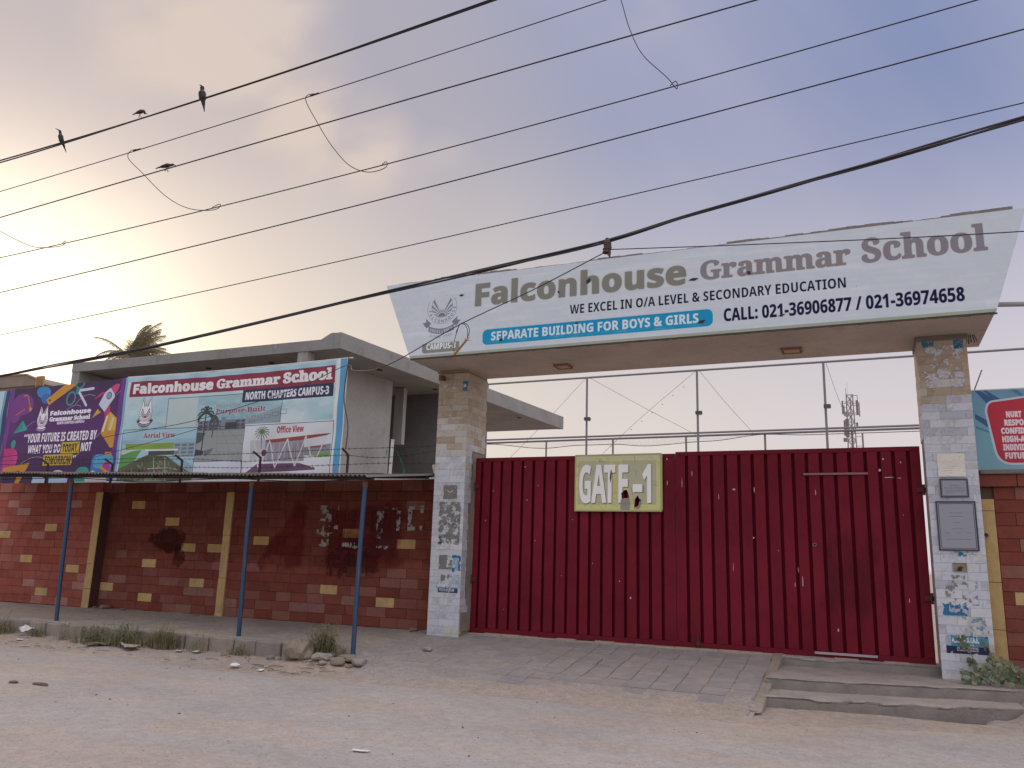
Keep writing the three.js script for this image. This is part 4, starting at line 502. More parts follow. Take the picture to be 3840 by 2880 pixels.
// ---------------------------------------------------------------- corrugated canopy on blue posts
{
  const t = thing('bus_shelter', 'long rusty corrugated sheet canopy on thin blue posts in front of the wall', 'canopy');
  const yR = (x, z) => 2.235 - 0.0173 * (x + 0.79) + 0.112 * (2.1 - z);
  const rust = pixTex(256, 256, (u, v) => { const a = tf(u, v, 4, 5, 701), b = tf(u, v, 24, 3, 711); return mix3([0.12, 0.09, 0.078], mix3([0.17, 0.135, 0.12], [0.09, 0.048, 0.03], ss(0.5, 0.65, b)), ss(0.35, 0.65, a)); }, true);
  const m = new THREE.MeshStandardMaterial({ map: rust, roughness: 0.75, metalness: 0.1 });
  const sheetGeo = (x0, x1, z0, z1, dy) => { // closed corrugated strip
    const per = 0.078, n = Math.round((x1 - x0) / per * 8), P = [], I = [], U = []; const th = 0.004;
    for (let i = 0; i <= n; i++) { const x = lerp(x0, x1, i / n), w = 0.013 * Math.sin((x / per) * 6.2832) + dy; for (const [z, o] of [[z1, 0], [z0, 0], [z1, -th], [z0, -th]]) { P.push(x, yR(x, z) + w + o, z); U.push(x, z); } }
    for (let i = 0; i < n; i++) { const a = 4 * i, b = a + 4; const q = (p, r, s, u) => I.push(p, r, s, p, s, u); q(a, b, b + 1, a + 1); q(a + 2, a + 3, b + 3, b + 2); q(a, a + 2, b + 2, b); q(a + 1, b + 1, b + 3, a + 3); }
    const g = new THREE.BufferGeometry(); g.setAttribute('position', new THREE.BufferAttribute(new Float32Array(P), 3)); g.setAttribute('uv', new THREE.BufferAttribute(new Float32Array(U), 2)); g.setIndex(I); const h = g.toNonIndexed(); h.computeVertexNormals(); return h;
  };
  let x = -0.72, k = 0; while (x > -10.4) { const w = 0.98; part('roof_sheet', sheetGeo(x - w - 0.05, x, 0.10, 2.10 + rr(-0.025, 0.03), k % 2 ? 0.018 + rr(0, 0.004) : 0.010), m, t); x -= w; k++; }
  const dk = mat(0.045, 0.035, 0.032, { roughness: 0.8, map: mottle });
  const bz = 1.93; part('front_beam', beam([-10.5, yR(-10.5, bz) - 0.035, bz], [-0.70, yR(-0.7, bz) - 0.035, bz], 0.045, 0.05), dk, t);
  part('rear_beam', beam([-10.5, yR(-10.5, 0.3) - 0.035, 0.3], [-0.70, yR(-0.7, 0.3) - 0.035, 0.3], 0.045, 0.05), dk, t);
  for (const q of [-9.0, -7.03, -4.95, -2.95, -0.80]) part('rafter', beam([q, yR(q, 2.06) - 0.02, 2.06], [q, yR(q, 0.02) - 0.02, 0.02], 0.035, 0.035), dk, t);
  const blueMap = pixTex(128, 512, (u, v) => { const a = tf(u, v, 6, 5, 721), b = tf(u, v, 16, 3, 731); const r = ss(0.66, 0.74, a) * 0.8; return mix3(mix3([0.010, 0.036, 0.09], [0.018, 0.060, 0.135], b), [0.12, 0.06, 0.04], r); }, true);
  const bm = new THREE.MeshStandardMaterial({ map: blueMap, roughness: 0.5 });
  for (const [a, b, c, d, z1, z0] of [[-7.03, 2.21, -6.91, -0.2, 1.9, 1.9], [-2.965, 2.17, -2.94, -0.25, 1.9, 1.9], [-0.84, 2.14, -0.72, -0.42, 1.92, 2.12]]) {
    const p = part('post', tube([[a, b, z1], [lerp(a, c, 0.35) + rr(-0.012, 0.012), lerp(b, d, 0.35), lerp(z1, z0, 0.35) + rr(-0.01, 0.01)], [lerp(a, c, 0.7) + rr(-0.012, 0.012), lerp(b, d, 0.7), lerp(z1, z0, 0.7)], [c, d, z0]], 0.034, 24, 14), bm, t);
    part('post_cap', bar([a, b - 0.05, z1], [a - 0.003, b + 0.03, z1], 0.042, 12), mat(0.22, 0.085, 0.05, { map: mottle }), p);
  }
  const pale = mat(0.50, 0.48, 0.46, { map: mottle });
  part('end_trim', beam([-0.69, yR(-0.7, 2.12) + 0.0, 2.12], [-0.66, yR(-0.7, 0.25) + 0.012, 0.25], 0.02, 0.03), mat(0.40, 0.38, 0.36, { map: mottle }), t);
  part('end_pipe', bar([-0.75, 2.62, 0.05], [-0.60, 2.46, 0.24], 0.03, 12), pale, t);
  // electric cable lying along the beam
  part('slack_cable', tube([[-0.9, 2.22, 1.86], [-2.0, 2.19, 1.86], [-3.5, 2.25, 1.86], [-5.4, 2.22, 1.86], [-7.0, 2.30, 1.86], [-9, 2.30, 1.86]], 0.007, 60, 5), mat(0.02, 0.02, 0.022), t);
}
// ---------------------------------------------------------------- barbed wire on the wall
{
  const t = thing('barbed_wire_fence', 'rusty bent angle posts strung with barbed wire along the wall top', 'barbed wire');
  const pm = mat(0.07, 0.03, 0.03, { map: mottle, roughness: 0.8 }), wm = mat(0.045, 0.035, 0.035, { roughness: 0.6, metalness: 0.3 });
  for (const [x, y, dx] of [[-12.2, 2.84, -0.15], [-10.31, 2.84, -0.15], [-8.37, 2.80, -0.15], [-6.47, 2.84, -0.12], [-4.52, 2.86, -0.12], [-2.55, 2.87, -0.08]]) part('angle_post', [beam([x, 2.38, -0.03], [x, y, -0.03], 0.035, 0.03), beam([x, y - 0.01, -0.03], [x + dx, y + 0.10, 0.05], 0.03, 0.028)], pm, t);
  const strand = (pts) => {
    const c = new THREE.CatmullRomCurve3(pts.map((p) => V(p[0], p[1], 0.01 + (p[2] ?? 0)))), L = c.getLength(), g = [new THREE.TubeGeometry(c, Math.round(L * 14), 0.0042, 5)];
    for (let s = 0.05; s < L; s += 0.115 + rr(-0.01, 0.01)) { const p = c.getPointAt(s / L), a = rng() * 3; for (const q of [0, 1.3]) { const dx = Math.cos(a + q) * 0.02, dy = Math.sin(a + q) * 0.024; g.push(bar([p.x - dx, p.y - dy, p.z - 0.01], [p.x + dx, p.y + dy, p.z + 0.01], 0.0028, 4)); } }
    return part('strand', g, wm, t);
  };
  strand([[-12.6, 2.92], [-10.45, 2.93], [-8.9, 2.90], [-7.27, 2.90], [-6.17, 2.93], [-4.63, 2.93], [-2.64, 2.96], [-1.68, 2.96], [-0.56, 2.975]]);
  strand([[-12.6, 2.85], [-10.3, 2.83], [-8.4, 2.81], [-6.98, 2.86], [-6.1, 2.85], [-4.84, 2.78], [-2.7, 2.85], [-1.94, 2.79], [-1.55, 2.80], [-0.56, 2.90]]);
  strand([[-12.6, 2.66], [-10.3, 2.64], [-8.37, 2.63], [-6.13, 2.69], [-4.95, 2.66], [-2.62, 2.68], [-1.76, 2.69], [-0.56, 2.65]]);
}
{ // green net scraps by the left pillar
  const gm = mat(0.015, 0.13, 0.07, { side: THREE.DoubleSide, roughness: 0.8 });
  const rib = (name, label, pts, w) => { const P = [], I = []; pts.forEach(([x, y, z], i) => { const k = w * (0.6 + 0.6 * rng()); P.push(x - k, y, z, x + k, y + rr(-0.02, 0.02), z + 0.02); if (i) { const a = 2 * i - 2; I.push(a, a + 1, a + 2, a + 1, a + 3, a + 2); } }); const g = new THREE.BufferGeometry(); g.setAttribute('position', new THREE.BufferAttribute(new Float32Array(P), 3)); g.setIndex(I); tag(part(name, prep(g), gm, scene), label, 'green strip'); };
  rib('green_strip', 'long torn green net strip hanging from the barbed wire near the left pillar', [[-1.57, 2.95, 0.02], [-1.50, 2.88, 0.02], [-1.44, 2.78, 0.01], [-1.38, 2.68, 0.02], [-1.34, 2.6, 0.02], [-1.34, 2.5, 0.02]], 0.03);
  rib('green_strip', 'short green rag dangling from the top barbed wire strand', [[-1.71, 2.95, 0.02], [-1.70, 2.88, 0.03], [-1.72, 2.80, 0.02]], 0.014);
  rib('green_strip', 'crumpled green net lying on the wall top against the left pillar', [[-1.32, 2.44, 0.05], [-1.2, 2.47, 0.05], [-1.12, 2.43, 0.06], [-1.0, 2.46, 0.05], [-0.9, 2.44, 0.05], [-0.78, 2.49, 0.05], [-0.70, 2.45, 0.05]], 0.05);
  const pw = tag(part('white_pipe', [bar([-1.86, 2.3, -0.35], [-1.84, 3.14, -0.35], 0.028, 12), bar([-1.84, 3.14, -0.35], [-1.84, 3.16, -0.35], 0.034, 12)], mat(0.72, 0.71, 0.69), scene), 'upright white pipe end behind the barbed wire near the left pillar', 'pipe');
}

// ---------------------------------------------------------------- banners behind the wall
function clothBanner(parent, name, x0, x1, yb, ytL, ytR, z, c, nx, wrinkle) {
  const g = new THREE.PlaneGeometry(1, 1, nx, 40), p = g.attributes.position, uv = g.attributes.uv;
  for (let i = 0; i < p.count; i++) {
    const u = uv.getX(i), v = uv.getY(i), x = lerp(x0, x1, u), top = lerp(ytL, ytR, u) - 0.035 * Math.sin(Math.PI * u) * wrinkle, y = lerp(yb, top, v);
    const w = wrinkle * (0.030 * (fbm(x * 1.1 + y * 0.9, y * 1.4, 4, 805) - 0.5) + 0.020 * Math.sin((x * 2.3 - y * 3.1) * 2.2) * ss(0.3, 0.8, fbm(x * 0.8, y, 2, 815)) + 0.018 * (fbm(x * 5, y * 1.2, 3, 825) - 0.5) + 0.016 * ss(0.9, 1, v) * Math.sin(x * 9));
    p.setXYZ(i, x, y, z + w);
  }
  g.computeVertexNormals(); return part(name, g, new THREE.MeshStandardMaterial({ map: canTex(c), roughness: 0.55, side: THREE.DoubleSide }), parent);
}
const poly = (x, pts, f) => { x.fillStyle = f; x.beginPath(); pts.forEach(([a, b], i) => x[i ? 'lineTo' : 'moveTo'](a, b)); x.closePath(); x.fill(); };
const pipeM = mat(0.55, 0.53, 0.51, { roughness: 0.5 });
{ // purple motto banner
  const t = thing('purple_banner', 'purple school banner with rocket, scissors and a motto, left of the campus banner', 'banner');
  const x0 = -12.60, x1 = -8.86, yb = 2.42, yt = 4.74, W = 1200, S = W / (x1 - x0), H = Math.round((yt - yb) * S), c = canvas(W, H), x = c.getContext('2d'), X = (v) => (v - x0) * S, Y = (v) => (yt - v) * S, P = (...q) => q.map(([a, b]) => [X(a), Y(b)]);
  const gr = x.createLinearGradient(0, 0, 0, H); gr.addColorStop(0, '#43284f'); gr.addColorStop(0.45, '#5a2a6b'); gr.addColorStop(1, '#3c2348'); x.fillStyle = gr; x.fillRect(0, 0, W, H);
  x.fillStyle = '#72378c'; x.fillRect(W - 0.14 * S, 0, 0.14 * S, H); x.fillRect(0, 0, 0.14 * S, H);
  const blob = (a, b, r, q, f) => { x.fillStyle = f; x.beginPath(); x.ellipse(X(a), Y(b), r * S, q * S, 0.2, 0, 7); x.fill(); };
  blob(-12.1, 4.35, 0.36, 0.26, '#7d3a86'); blob(-12.3, 4.2, 0.2, 0.3, '#7d3a86');
  blob(-11.45, 4.60, 0.24, 0.14, '#3f86c4'); blob(-11.35, 4.45, 0.16, 0.12, '#356fb4');
  poly(x, P([-11.33, 4.42], [-11.22, 4.28], [-10.35, 4.74], [-10.75, 4.76]), '#cf9338'); blob(-11.21, 4.40, 0.035, 0.03, '#5a3a18');
  x.lineCap = 'round'; x.strokeStyle = '#c98a34'; x.lineWidth = 7; x.beginPath(); x.moveTo(X(-12.12), Y(4.54)); x.quadraticCurveTo(X(-12.0), Y(4.62), X(-11.95), Y(4.48)); x.lineTo(X(-11.84), Y(4.27)); x.stroke(); poly(x, P([-11.9, 4.28], [-11.76, 4.24], [-11.8, 4.16], [-11.86, 4.18]), '#c98a34');
  x.lineWidth = 6; x.beginPath(); x.moveTo(X(-12.3), Y(4.1)); x.lineTo(X(-12.02), Y(4.23)); x.stroke();
  // scissors
  x.strokeStyle = '#3a948d'; x.lineWidth = 14; x.beginPath(); x.ellipse(X(-10.52), Y(4.40), 0.13 * S, 0.15 * S, 0.3, 0, 7); x.stroke(); x.beginPath(); x.arc(X(-10.28), Y(4.75), 0.13 * S, 0, 3.3); x.stroke(); blob(-10.31, 4.56, 0.08, 0.08, '#3a948d');
  x.strokeStyle = '#cdd6e4'; x.lineWidth = 20; x.beginPath(); x.moveTo(X(-10.25), Y(4.57)); x.lineTo(X(-9.84), Y(4.585)); x.moveTo(X(-10.27), Y(4.52)); x.lineTo(X(-10.0), Y(4.21)); x.stroke();
  // dashed trails
  x.strokeStyle = '#d8cfe0'; x.lineWidth = 3; x.setLineDash([10, 7]); for (const q of [[[-10.6, 4.15], [-10.3, 4.30], [-10.15, 4.18]], [[-10.35, 4.25], [-10.1, 4.55], [-9.75, 4.40]], [[-9.1, 4.38], [-9.05, 4.42], [-8.98, 4.47]], [[-11.85, 3.80], [-11.7, 3.90], [-11.6, 3.92]], [[-11.85, 2.93], [-11.5, 3.15], [-11.15, 3.05]], [[-10.1, 3.06], [-9.9, 3.2], [-9.65, 3.42]], [[-9.65, 3.42], [-9.5, 3.5], [-9.42, 3.56]]]) { x.beginPath(); x.moveTo(X(q[0][0]), Y(q[0][1])); x.quadraticCurveTo(X(q[1][0]), Y(q[1][1]), X(q[2][0]), Y(q[2][1])); x.stroke(); } x.setLineDash([]);
  // rocket
  poly(x, P([-9.62, 4.10], [-9.76, 3.90], [-9.5, 4.02]), '#d6a13c'); poly(x, P([-9.64, 4.36], [-9.78, 4.32], [-9.55, 4.48], [-9.46, 4.46]), '#c63a72'); poly(x, P([-9.40, 4.05], [-9.36, 3.86], [-9.22, 4.0], [-9.25, 4.16]), '#c63a72');
  poly(x, P([-9.60, 4.20], [-9.40, 4.02], [-9.14, 4.34], [-9.17, 4.42], [-9.30, 4.56], [-9.46, 4.46]), '#cdd3e6'); x.fillStyle = '#cf4a80'; x.beginPath(); x.moveTo(X(-9.30), Y(4.55)); x.quadraticCurveTo(X(-9.16), Y(4.66), X(-9.04), Y(4.62)); x.quadraticCurveTo(X(-9.04), Y(4.48), X(-9.16), Y(4.40)); x.fill(); blob(-9.32, 4.38, 0.085, 0.085, '#a83a6e'); blob(-9.32, 4.38, 0.06, 0.06, '#5fb4c2'); poly(x, P([-9.52, 4.16], [-9.38, 4.27], [-9.41, 4.24]), '#a83a6e');
  // book
  poly(x, P([-9.43, 3.56], [-9.33, 3.92], [-9.22, 4.02], [-9.0, 3.86], [-8.98, 3.22], [-9.08, 3.22]), '#cf9634'); poly(x, P([-9.22, 4.02], [-9.0, 3.86], [-9.0, 3.60], [-9.24, 3.62]), '#d2b53a'); poly(x, P([-9.40, 3.58], [-9.31, 3.93], [-9.26, 3.93], [-9.34, 3.58]), '#e6ddd0'); poly(x, P([-9.2, 3.62], [-9.13, 3.9], [-9.07, 3.86], [-9.13, 3.58]), '#e2c8a8');
  // paper plane, pink flask, set square, drops, bag, pencils
  poly(x, P([-12.02, 3.96], [-12.28, 3.65], [-11.81, 3.73]), '#35a79b'); poly(x, P([-12.02, 3.96], [-12.28, 3.65], [-11.98, 3.76]), '#2a8f88'); blob(-12.22, 3.40, 0.07, 0.10, '#2fa094');
  blob(-12.26, 3.02, 0.26, 0.28, '#c93a86'); poly(x, P([-12.5, 3.3], [-12.2, 3.3], [-12.1, 2.8], [-12.5, 2.75]), '#c2347f');
  poly(x, P([-12.44, 2.84], [-11.56, 2.95], [-11.85, 2.45], [-12.0, 2.45], [-11.85, 2.78], [-12.44, 2.66]), '#d1902f'); poly(x, P([-12.4, 2.5], [-12.3, 2.42], [-12.5, 2.42]), '#c0343c');
  x.fillStyle = '#35a292'; x.beginPath(); x.roundRect(X(-10.05), Y(2.82), 0.46 * S, 0.44 * S, 60); x.fill();
  x.fillStyle = '#3a7ec4'; x.beginPath(); x.roundRect(X(-9.58), Y(3.08), 0.66 * S, 0.7 * S, 46); x.fill(); x.fillStyle = '#58aed0'; x.beginPath(); x.roundRect(X(-9.52), Y(3.08), 0.58 * S, 0.3 * S, 40); x.fill(); x.fillStyle = '#d08a30'; x.fillRect(X(-9.2), Y(3.13), 0.2 * S, 0.07 * S); blob(-9.12, 2.78, 0.12, 0.14, '#c23a8e'); poly(x, P([-9.35, 2.80], [-9.32, 2.85], [-9.02, 2.7], [-9.04, 2.65]), '#d6963a'); poly(x, P([-9.75, 2.6], [-9.5, 2.74], [-9.3, 2.66], [-9.1, 2.72], [-9.05, 2.5], [-9.7, 2.5]), '#dccfc6');
  blob(-11.15, 2.55, 0.25, 0.08, '#bcd3ea'); blob(-10.55, 2.62, 0.24, 0.14, '#c4d6ee'); x.fillStyle = '#bcd3ea'; x.fillRect(X(-11.4), Y(2.55), 0.42 * S, 40); x.fillRect(X(-10.85), Y(2.6), 0.6 * S, 60);
  emblem(x, X(-11.36), Y(3.95), 0.175 * S, '#4a2a58', '#ece6ee', '#a02b3a', true);
  letter(x, 'Falconhouse', X(-11.14), Y(4.035), X(-9.82), 0.10 * S, SANS, '#f2eef4', { fat: 8 });
  letter(x, 'Grammar School', X(-11.13), Y(3.90), X(-9.82), 0.095 * S, SERIF, '#f2eef4', { fat: 9 });
  letter(x, 'NORTH CHAPTERS CAMPUS-3', X(-10.86), Y(3.815), X(-9.98), 0.06 * S, SANS, '#f2eef4', { fat: 4 });
  letter(x, '“', X(-11.9), Y(3.46), X(-11.78), 0.16 * S, SANS, '#f2eef4'); letter(x, 'YOUR FUTURE IS CREATED BY', X(-11.77), Y(3.425), X(-9.54), 0.20 * S, SANS, '#f2eef4', { fat: 3 });
  letter(x, 'WHAT YOU DO', X(-11.69), Y(3.165), X(-10.62), 0.19 * S, SANS, '#f2eef4', { fat: 3 });
  x.fillStyle = '#d4b52f'; x.fillRect(X(-10.60), Y(3.39), 0.58 * S, 0.25 * S); x.fillRect(X(-11.13), Y(3.12), 0.93 * S, 0.245 * S);
  letter(x, 'TODAY,', X(-10.56), Y(3.17), X(-10.05), 0.18 * S, SANS, '#33222c', { fat: 3 }); letter(x, 'NOT', X(-9.98), Y(3.175), X(-9.65), 0.19 * S, SANS, '#f2eef4', { fat: 3 });
  letter(x, 'TOMORROW', X(-11.09), Y(2.905), X(-10.23), 0.18 * S, SANS, '#33222c', { fat: 3 }); letter(x, '”', X(-10.18), Y(2.93), X(-10.08), 0.16 * S, SANS, '#f2eef4');
  clothBanner(t, 'printed_cloth', x0, x1, yb, 4.71, 4.765, -0.5, c, 90, 0.5);
  part('frame_pipe', [bar([x0, 4.69, -0.56], [x1, 4.745, -0.56], 0.02), bar([x0 + 0.02, 0, -0.57], [x0 + 0.02, 4.7, -0.57], 0.02), bar([-10.7, 0, -0.57], [-10.7, 4.7, -0.57], 0.02)], pipeM, t);
}
{ // campus banner
  const t = thing('campus_banner', 'wide pale blue school banner with campus pictures and a red title band', 'banner');
  const x0 = -8.845, x1 = -3.04, yb = 2.46, yt = 4.80, W = 2048, S = W / (x1 - x0), H = Math.round((yt - yb) * S), c = canvas(W, H), x = c.getContext('2d'), X = (v) => (v - x0) * S, Y = (v) => (yt - v) * S, P = (...q) => q.map(([a, b]) => [X(a), Y(b)]), R = (a, b, d, e, f) => { x.fillStyle = f; x.fillRect(X(a), Y(b), (d - a) * S, (b - e) * S); };
  R(x0, yt, x1, yb, '#c3d8dd');
  for (let i = 0; i < 240; i++) { const a = rng() * W, b = Y(4.3) + rng() * 380, r = 30 + rng() * 120; x.fillStyle = rng() < 0.45 ? 'rgba(112,170,188,0.10)' : 'rgba(226,234,232,0.10)'; x.beginPath(); x.ellipse(a, b, r * 1.6, r * 0.6, 0, 0, 7); x.fill(); }
  R(x0, yt, x0 + 0.07, yb, '#7fb2cb'); R(-3.28, yt, x1, yb, '#dfe6e8'); R(-3.20, yt, -3.055, yb, '#5aa0cc'); R(-8.8, 4.78, -3.3, 4.69, '#a5c9d4');
  R(-8.68, 4.69, -3.31, 4.345, '#8e2c44'); 
  letter(x, 'Falconhouse', X(-8.60), Y(4.42), X(-6.33), 0.20 * S, SANS, '#ece6e6', { fat: 9, edge: '#5c1f30', edgeW: 5 }); letter(x, 'Grammar', X(-6.25), Y(4.43), X(-4.63), 0.18 * S, SERIF, '#ece6e6', { fat: 9, edge: '#5c1f30', edgeW: 5 }); letter(x, 'School', X(-4.55), Y(4.43), X(-3.38), 0.20 * S, SERIF, '#ece6e6', { fat: 10, edge: '#5c1f30', edgeW: 5 });
    emblem(x, X(-8.14), Y(3.97), 0.185 * S, '#4d3a4c', '#e9e6e8', '#8e2c44', true);
  // framed upper picture: sky, palms and the school yard
  R(-7.52, 4.27, -4.52, 3.60, '#9fc0c6'); for (let i = 0; i < 80; i++) { x.fillStyle = rng() < 0.5 ? 'rgba(90,150,172,0.14)' : 'rgba(214,226,224,0.14)'; x.beginPath(); x.ellipse(X(-7.4 + rng() * 2.8), Y(4.2 - rng() * 0.5), 90 * rng() + 20, 30 * rng() + 8, 0, 0, 7); x.fill(); } R(-7.52, 4.27, -6.7, 3.6, '#bfcfcd');
  const yard = () => {
    R(-6.63, 3.74, -5.4, 2.88, '#9ba09c'); R(-6.63, 3.74, -5.4, 3.52, '#7d8288'); for (let r = 0; r < 3; r++) for (let i = 0; i < 9; i++) { if (i > 4 && i < 7) continue; R(-6.61 + i * 0.14, 3.72 - r * 0.07, -6.51 + i * 0.14, 3.68 - r * 0.07, '#4d535c'); } R(-5.92, 3.68, -5.6, 3.54, '#43454d'); R(-6.02, 3.80, -5.90, 3.55, '#868b92');
    x.strokeStyle = 'rgba(110,114,110,0.8)'; x.lineWidth = 2; for (const [a, b, d, e] of [[-6.1, 3.52, -6.05, 2.88], [-5.98, 3.52, -5.6, 2.88], [-5.8, 3.52, -5.4, 3.2], [-6.1, 3.4, -5.4, 3.4], [-6.1, 3.25, -5.4, 3.22], [-6.1, 3.08, -5.4, 3.04]]) { x.beginPath(); x.moveTo(X(a), Y(b)); x.lineTo(X(d), Y(e)); x.stroke(); }
    poly(x, P([-6.63, 3.5], [-6.4, 3.48], [-6.5, 3.3], [-6.63, 3.25]), '#55595c'); poly(x, P([-6.63, 3.14], [-6.4, 3.1], [-6.42, 3.02], [-6.63, 3.0]), '#3d4146'); poly(x, P([-6.4, 3.1], [-6.15, 3.16], [-6.2, 3.08], [-6.36, 2.98]), '#6b7078');
    poly(x, P([-5.4, 3.74], [-5.4, 3.6], [-4.52, 3.62], [-4.52, 3.96]), '#90a0a6'); x.strokeStyle = '#566470'; x.lineWidth = 3; for (let i = 0; i < 5; i++) { const a = -5.3 + i * 0.19, h = 0.05 + i * 0.02, b = 3.66 + i * 0.03; x.strokeRect(X(a), Y(b + h * 0.8), 0.15 * S, h * S * 0.7); }
  }; yard();
  const palm = (a, b, h, r, f) => { x.strokeStyle = f; x.lineWidth = 0.03 * S; x.beginPath(); x.moveTo(X(a - 0.03), Y(b)); x.lineTo(X(a), Y(b + h)); x.stroke(); for (let i = 0; i < 11; i++) { const q = -0.4 + i * 0.40 + 0.15 * Math.sin(i * 5); x.lineWidth = 0.035 * S; x.beginPath(); x.moveTo(X(a), Y(b + h)); x.quadraticCurveTo(X(a + Math.cos(q) * r * 0.7), Y(b + h + Math.sin(q) * r * 0.7 + 0.05), X(a + Math.cos(q) * r), Y(b + h + Math.sin(q) * r - 0.10)); x.stroke(); } };
  palm(-6.44, 3.10, 0.80, 0.22, '#3d4440'); palm(-6.2, 3.38, 0.38, 0.12, '#4c5450');
  letter(x, 'Discover Our', X(-6.20), Y(4.015), X(-5.52), 0.075 * S, SERIFR, '#4c3a48', { edge: '#e8ecec', edgeW: 5 }); letter(x, 'Purpose-Built', X(-6.19), Y(3.88), X(-4.92), 0.10 * S, SERIF, '#8e2c44', { fat: 3, edge: '#e8ecec', edgeW: 5 }); letter(x, 'Campus', X(-5.38), Y(3.755), X(-4.93), 0.075 * S, SERIFR, '#4c3a48', { edge: '#e8ecec', edgeW: 5 });
  x.strokeStyle = '#2a3550'; x.lineWidth = 4; x.strokeRect(X(-7.52), Y(4.27), 3.0 * S, 0.67 * S);
  R(-5.53, 4.345, -3.33, 4.08, '#2a3050'); letter(x, 'NORTH CHAPTERS CAMPUS-3', X(-5.45), Y(4.135), X(-3.43), 0.155 * S, SANS, '#e4e4ea', { fat: 5 });
  // aerial view
  R(-8.72, 3.61, -6.64, 2.5, '#a9cdd8'); R(-8.72, 3.38, -6.64, 3.30, '#9cc0cf'); R(-8.6, 3.30, -7.25, 3.17, '#8aa63e'); R(-7.25, 3.30, -6.66, 2.98, '#98a6ae'); for (let r = 0; r < 3; r++) for (let i = 0; i < 3; i++) R(-7.2 + i * 0.19, 3.27 - r * 0.08, -7.06 + i * 0.19, 3.22 - r * 0.08, '#6c7c8a');
  poly(x, P([-8.72, 3.12], [-8.1, 3.16], [-8.3, 2.9], [-8.72, 2.75]), '#5f9a4c'); poly(x, P([-8.72, 3.16], [-8.3, 3.18], [-8.6, 3.08], [-8.72, 3.06]), '#c6ced0'); R(-8.0, 3.17, -7.1, 3.13, '#dfe2e2'); R(-7.9, 3.13, -7.2, 3.04, '#4d4f50'); poly(x, P([-7.5, 3.0], [-7.0, 2.98], [-6.66, 2.8], [-6.66, 2.6], [-7.2, 2.9]), '#93b6c4');
  poly(x, P([-8.72, 2.75], [-8.2, 2.95], [-7.9, 3.05], [-7.4, 3.02], [-6.66, 2.62], [-6.66, 2.46], [-8.72, 2.46]), '#5b5f4a'); for (let i = 0; i < 130; i++) { const a = -8.7 + rng() * 1.5, b = 2.5 + rng() * 0.4 * ss(-8.9, -7.9, a); blobIn(a, b); } function blobIn(a, b) { x.fillStyle = ['#57653c', '#7c6f5a', '#4a4a3c', '#8d8268', '#6d8a48'][Math.floor(rng() * 5)]; x.beginPath(); x.ellipse(X(a), Y(b), 6 + rng() * 14, 4 + rng() * 8, rng() * 3, 0, 7); x.fill(); }
  x.strokeStyle = '#aeb3a4'; x.lineWidth = 7; for (const q of [[[-7.75, 3.0], [-7.75, 2.75], [-7.6, 2.5]], [[-7.45, 3.0], [-7.4, 2.8], [-7.35, 2.48]], [[-7.9, 2.75], [-7.2, 2.78], [-7.05, 2.72]], [[-7.5, 2.6], [-7.1, 2.6], [-6.9, 2.55]]]) { x.beginPath(); x.moveTo(X(q[0][0]), Y(q[0][1])); x.quadraticCurveTo(X(q[1][0]), Y(q[1][1]), X(q[2][0]), Y(q[2][1])); x.stroke(); }
  for (const [a, b] of [[-8.6, 2.62], [-7.78, 2.56], [-6.85, 2.62]]) for (let i = 0; i < 14; i++) { const q = i * 0.45; x.strokeStyle = i % 2 ? '#7d9a4a' : '#9db063'; x.lineWidth = 5; x.beginPath(); x.moveTo(X(a), Y(b)); x.lineTo(X(a + Math.cos(q) * 0.16), Y(b + Math.sin(q) * 0.10)); x.stroke(); }
  letter(x, 'Aerial View', X(-8.12), Y(3.42), X(-7.22), 0.105 * S, SERIF, '#8e2c44', { fat: 4, edge: '#e4ecee', edgeW: 5 });
  x.strokeStyle = '#2a3550'; x.lineWidth = 4; x.strokeRect(X(-8.72), Y(3.61), 2.08 * S, 1.2 * S);
  R(-6.64, 2.88, -5.4, yb, '#d3d8e4'); x.strokeRect(X(-6.64), Y(2.88), 1.24 * S, 0.6 * S);
  // office view
  R(-5.39, 3.62, -3.25, yb, '#d9dde2'); poly(x, P([-5.3, 2.62], [-5.0, 2.80], [-4.0, 2.80], [-3.6, 2.70], [-3.6, 2.66]), '#6a4a6a'); R(-5.2, 3.28, -4.85, 2.86, '#c3c4c8'); R(-4.85, 3.26, -3.9, 2.84, '#9d97a2'); for (let i = 0; i < 18; i++) R(-4.8 + i * 0.05, 3.2, -4.78 + i * 0.05, 2.88, i % 3 ? '#857e8c' : '#aba6b0'); poly(x, P([-4.85, 3.28], [-3.3, 3.36], [-3.4, 3.32], [-4.0, 3.24], [-4.78, 3.22]), '#99443f'); poly(x, P([-3.9, 3.1], [-3.28, 3.16], [-3.28, 2.9], [-3.9, 2.95]), '#8c9090'); R(-3.62, 2.98, -3.28, 2.90, '#6fa042'); R(-3.75, 3.12, -3.4, 3.09, '#a03a40');
  x.strokeStyle = '#d6d4d6'; x.lineWidth = 9; x.lineJoin = 'round'; x.beginPath(); [[-5.12, 3.26], [-4.96, 2.72], [-4.74, 3.26], [-4.55, 2.72], [-4.30, 3.28], [-4.1, 2.74], [-3.86, 3.32], [-3.68, 2.72], [-3.40, 3.32]].forEach(([a, b], i) => x[i ? 'lineTo' : 'moveTo'](X(a), Y(b))); x.stroke();
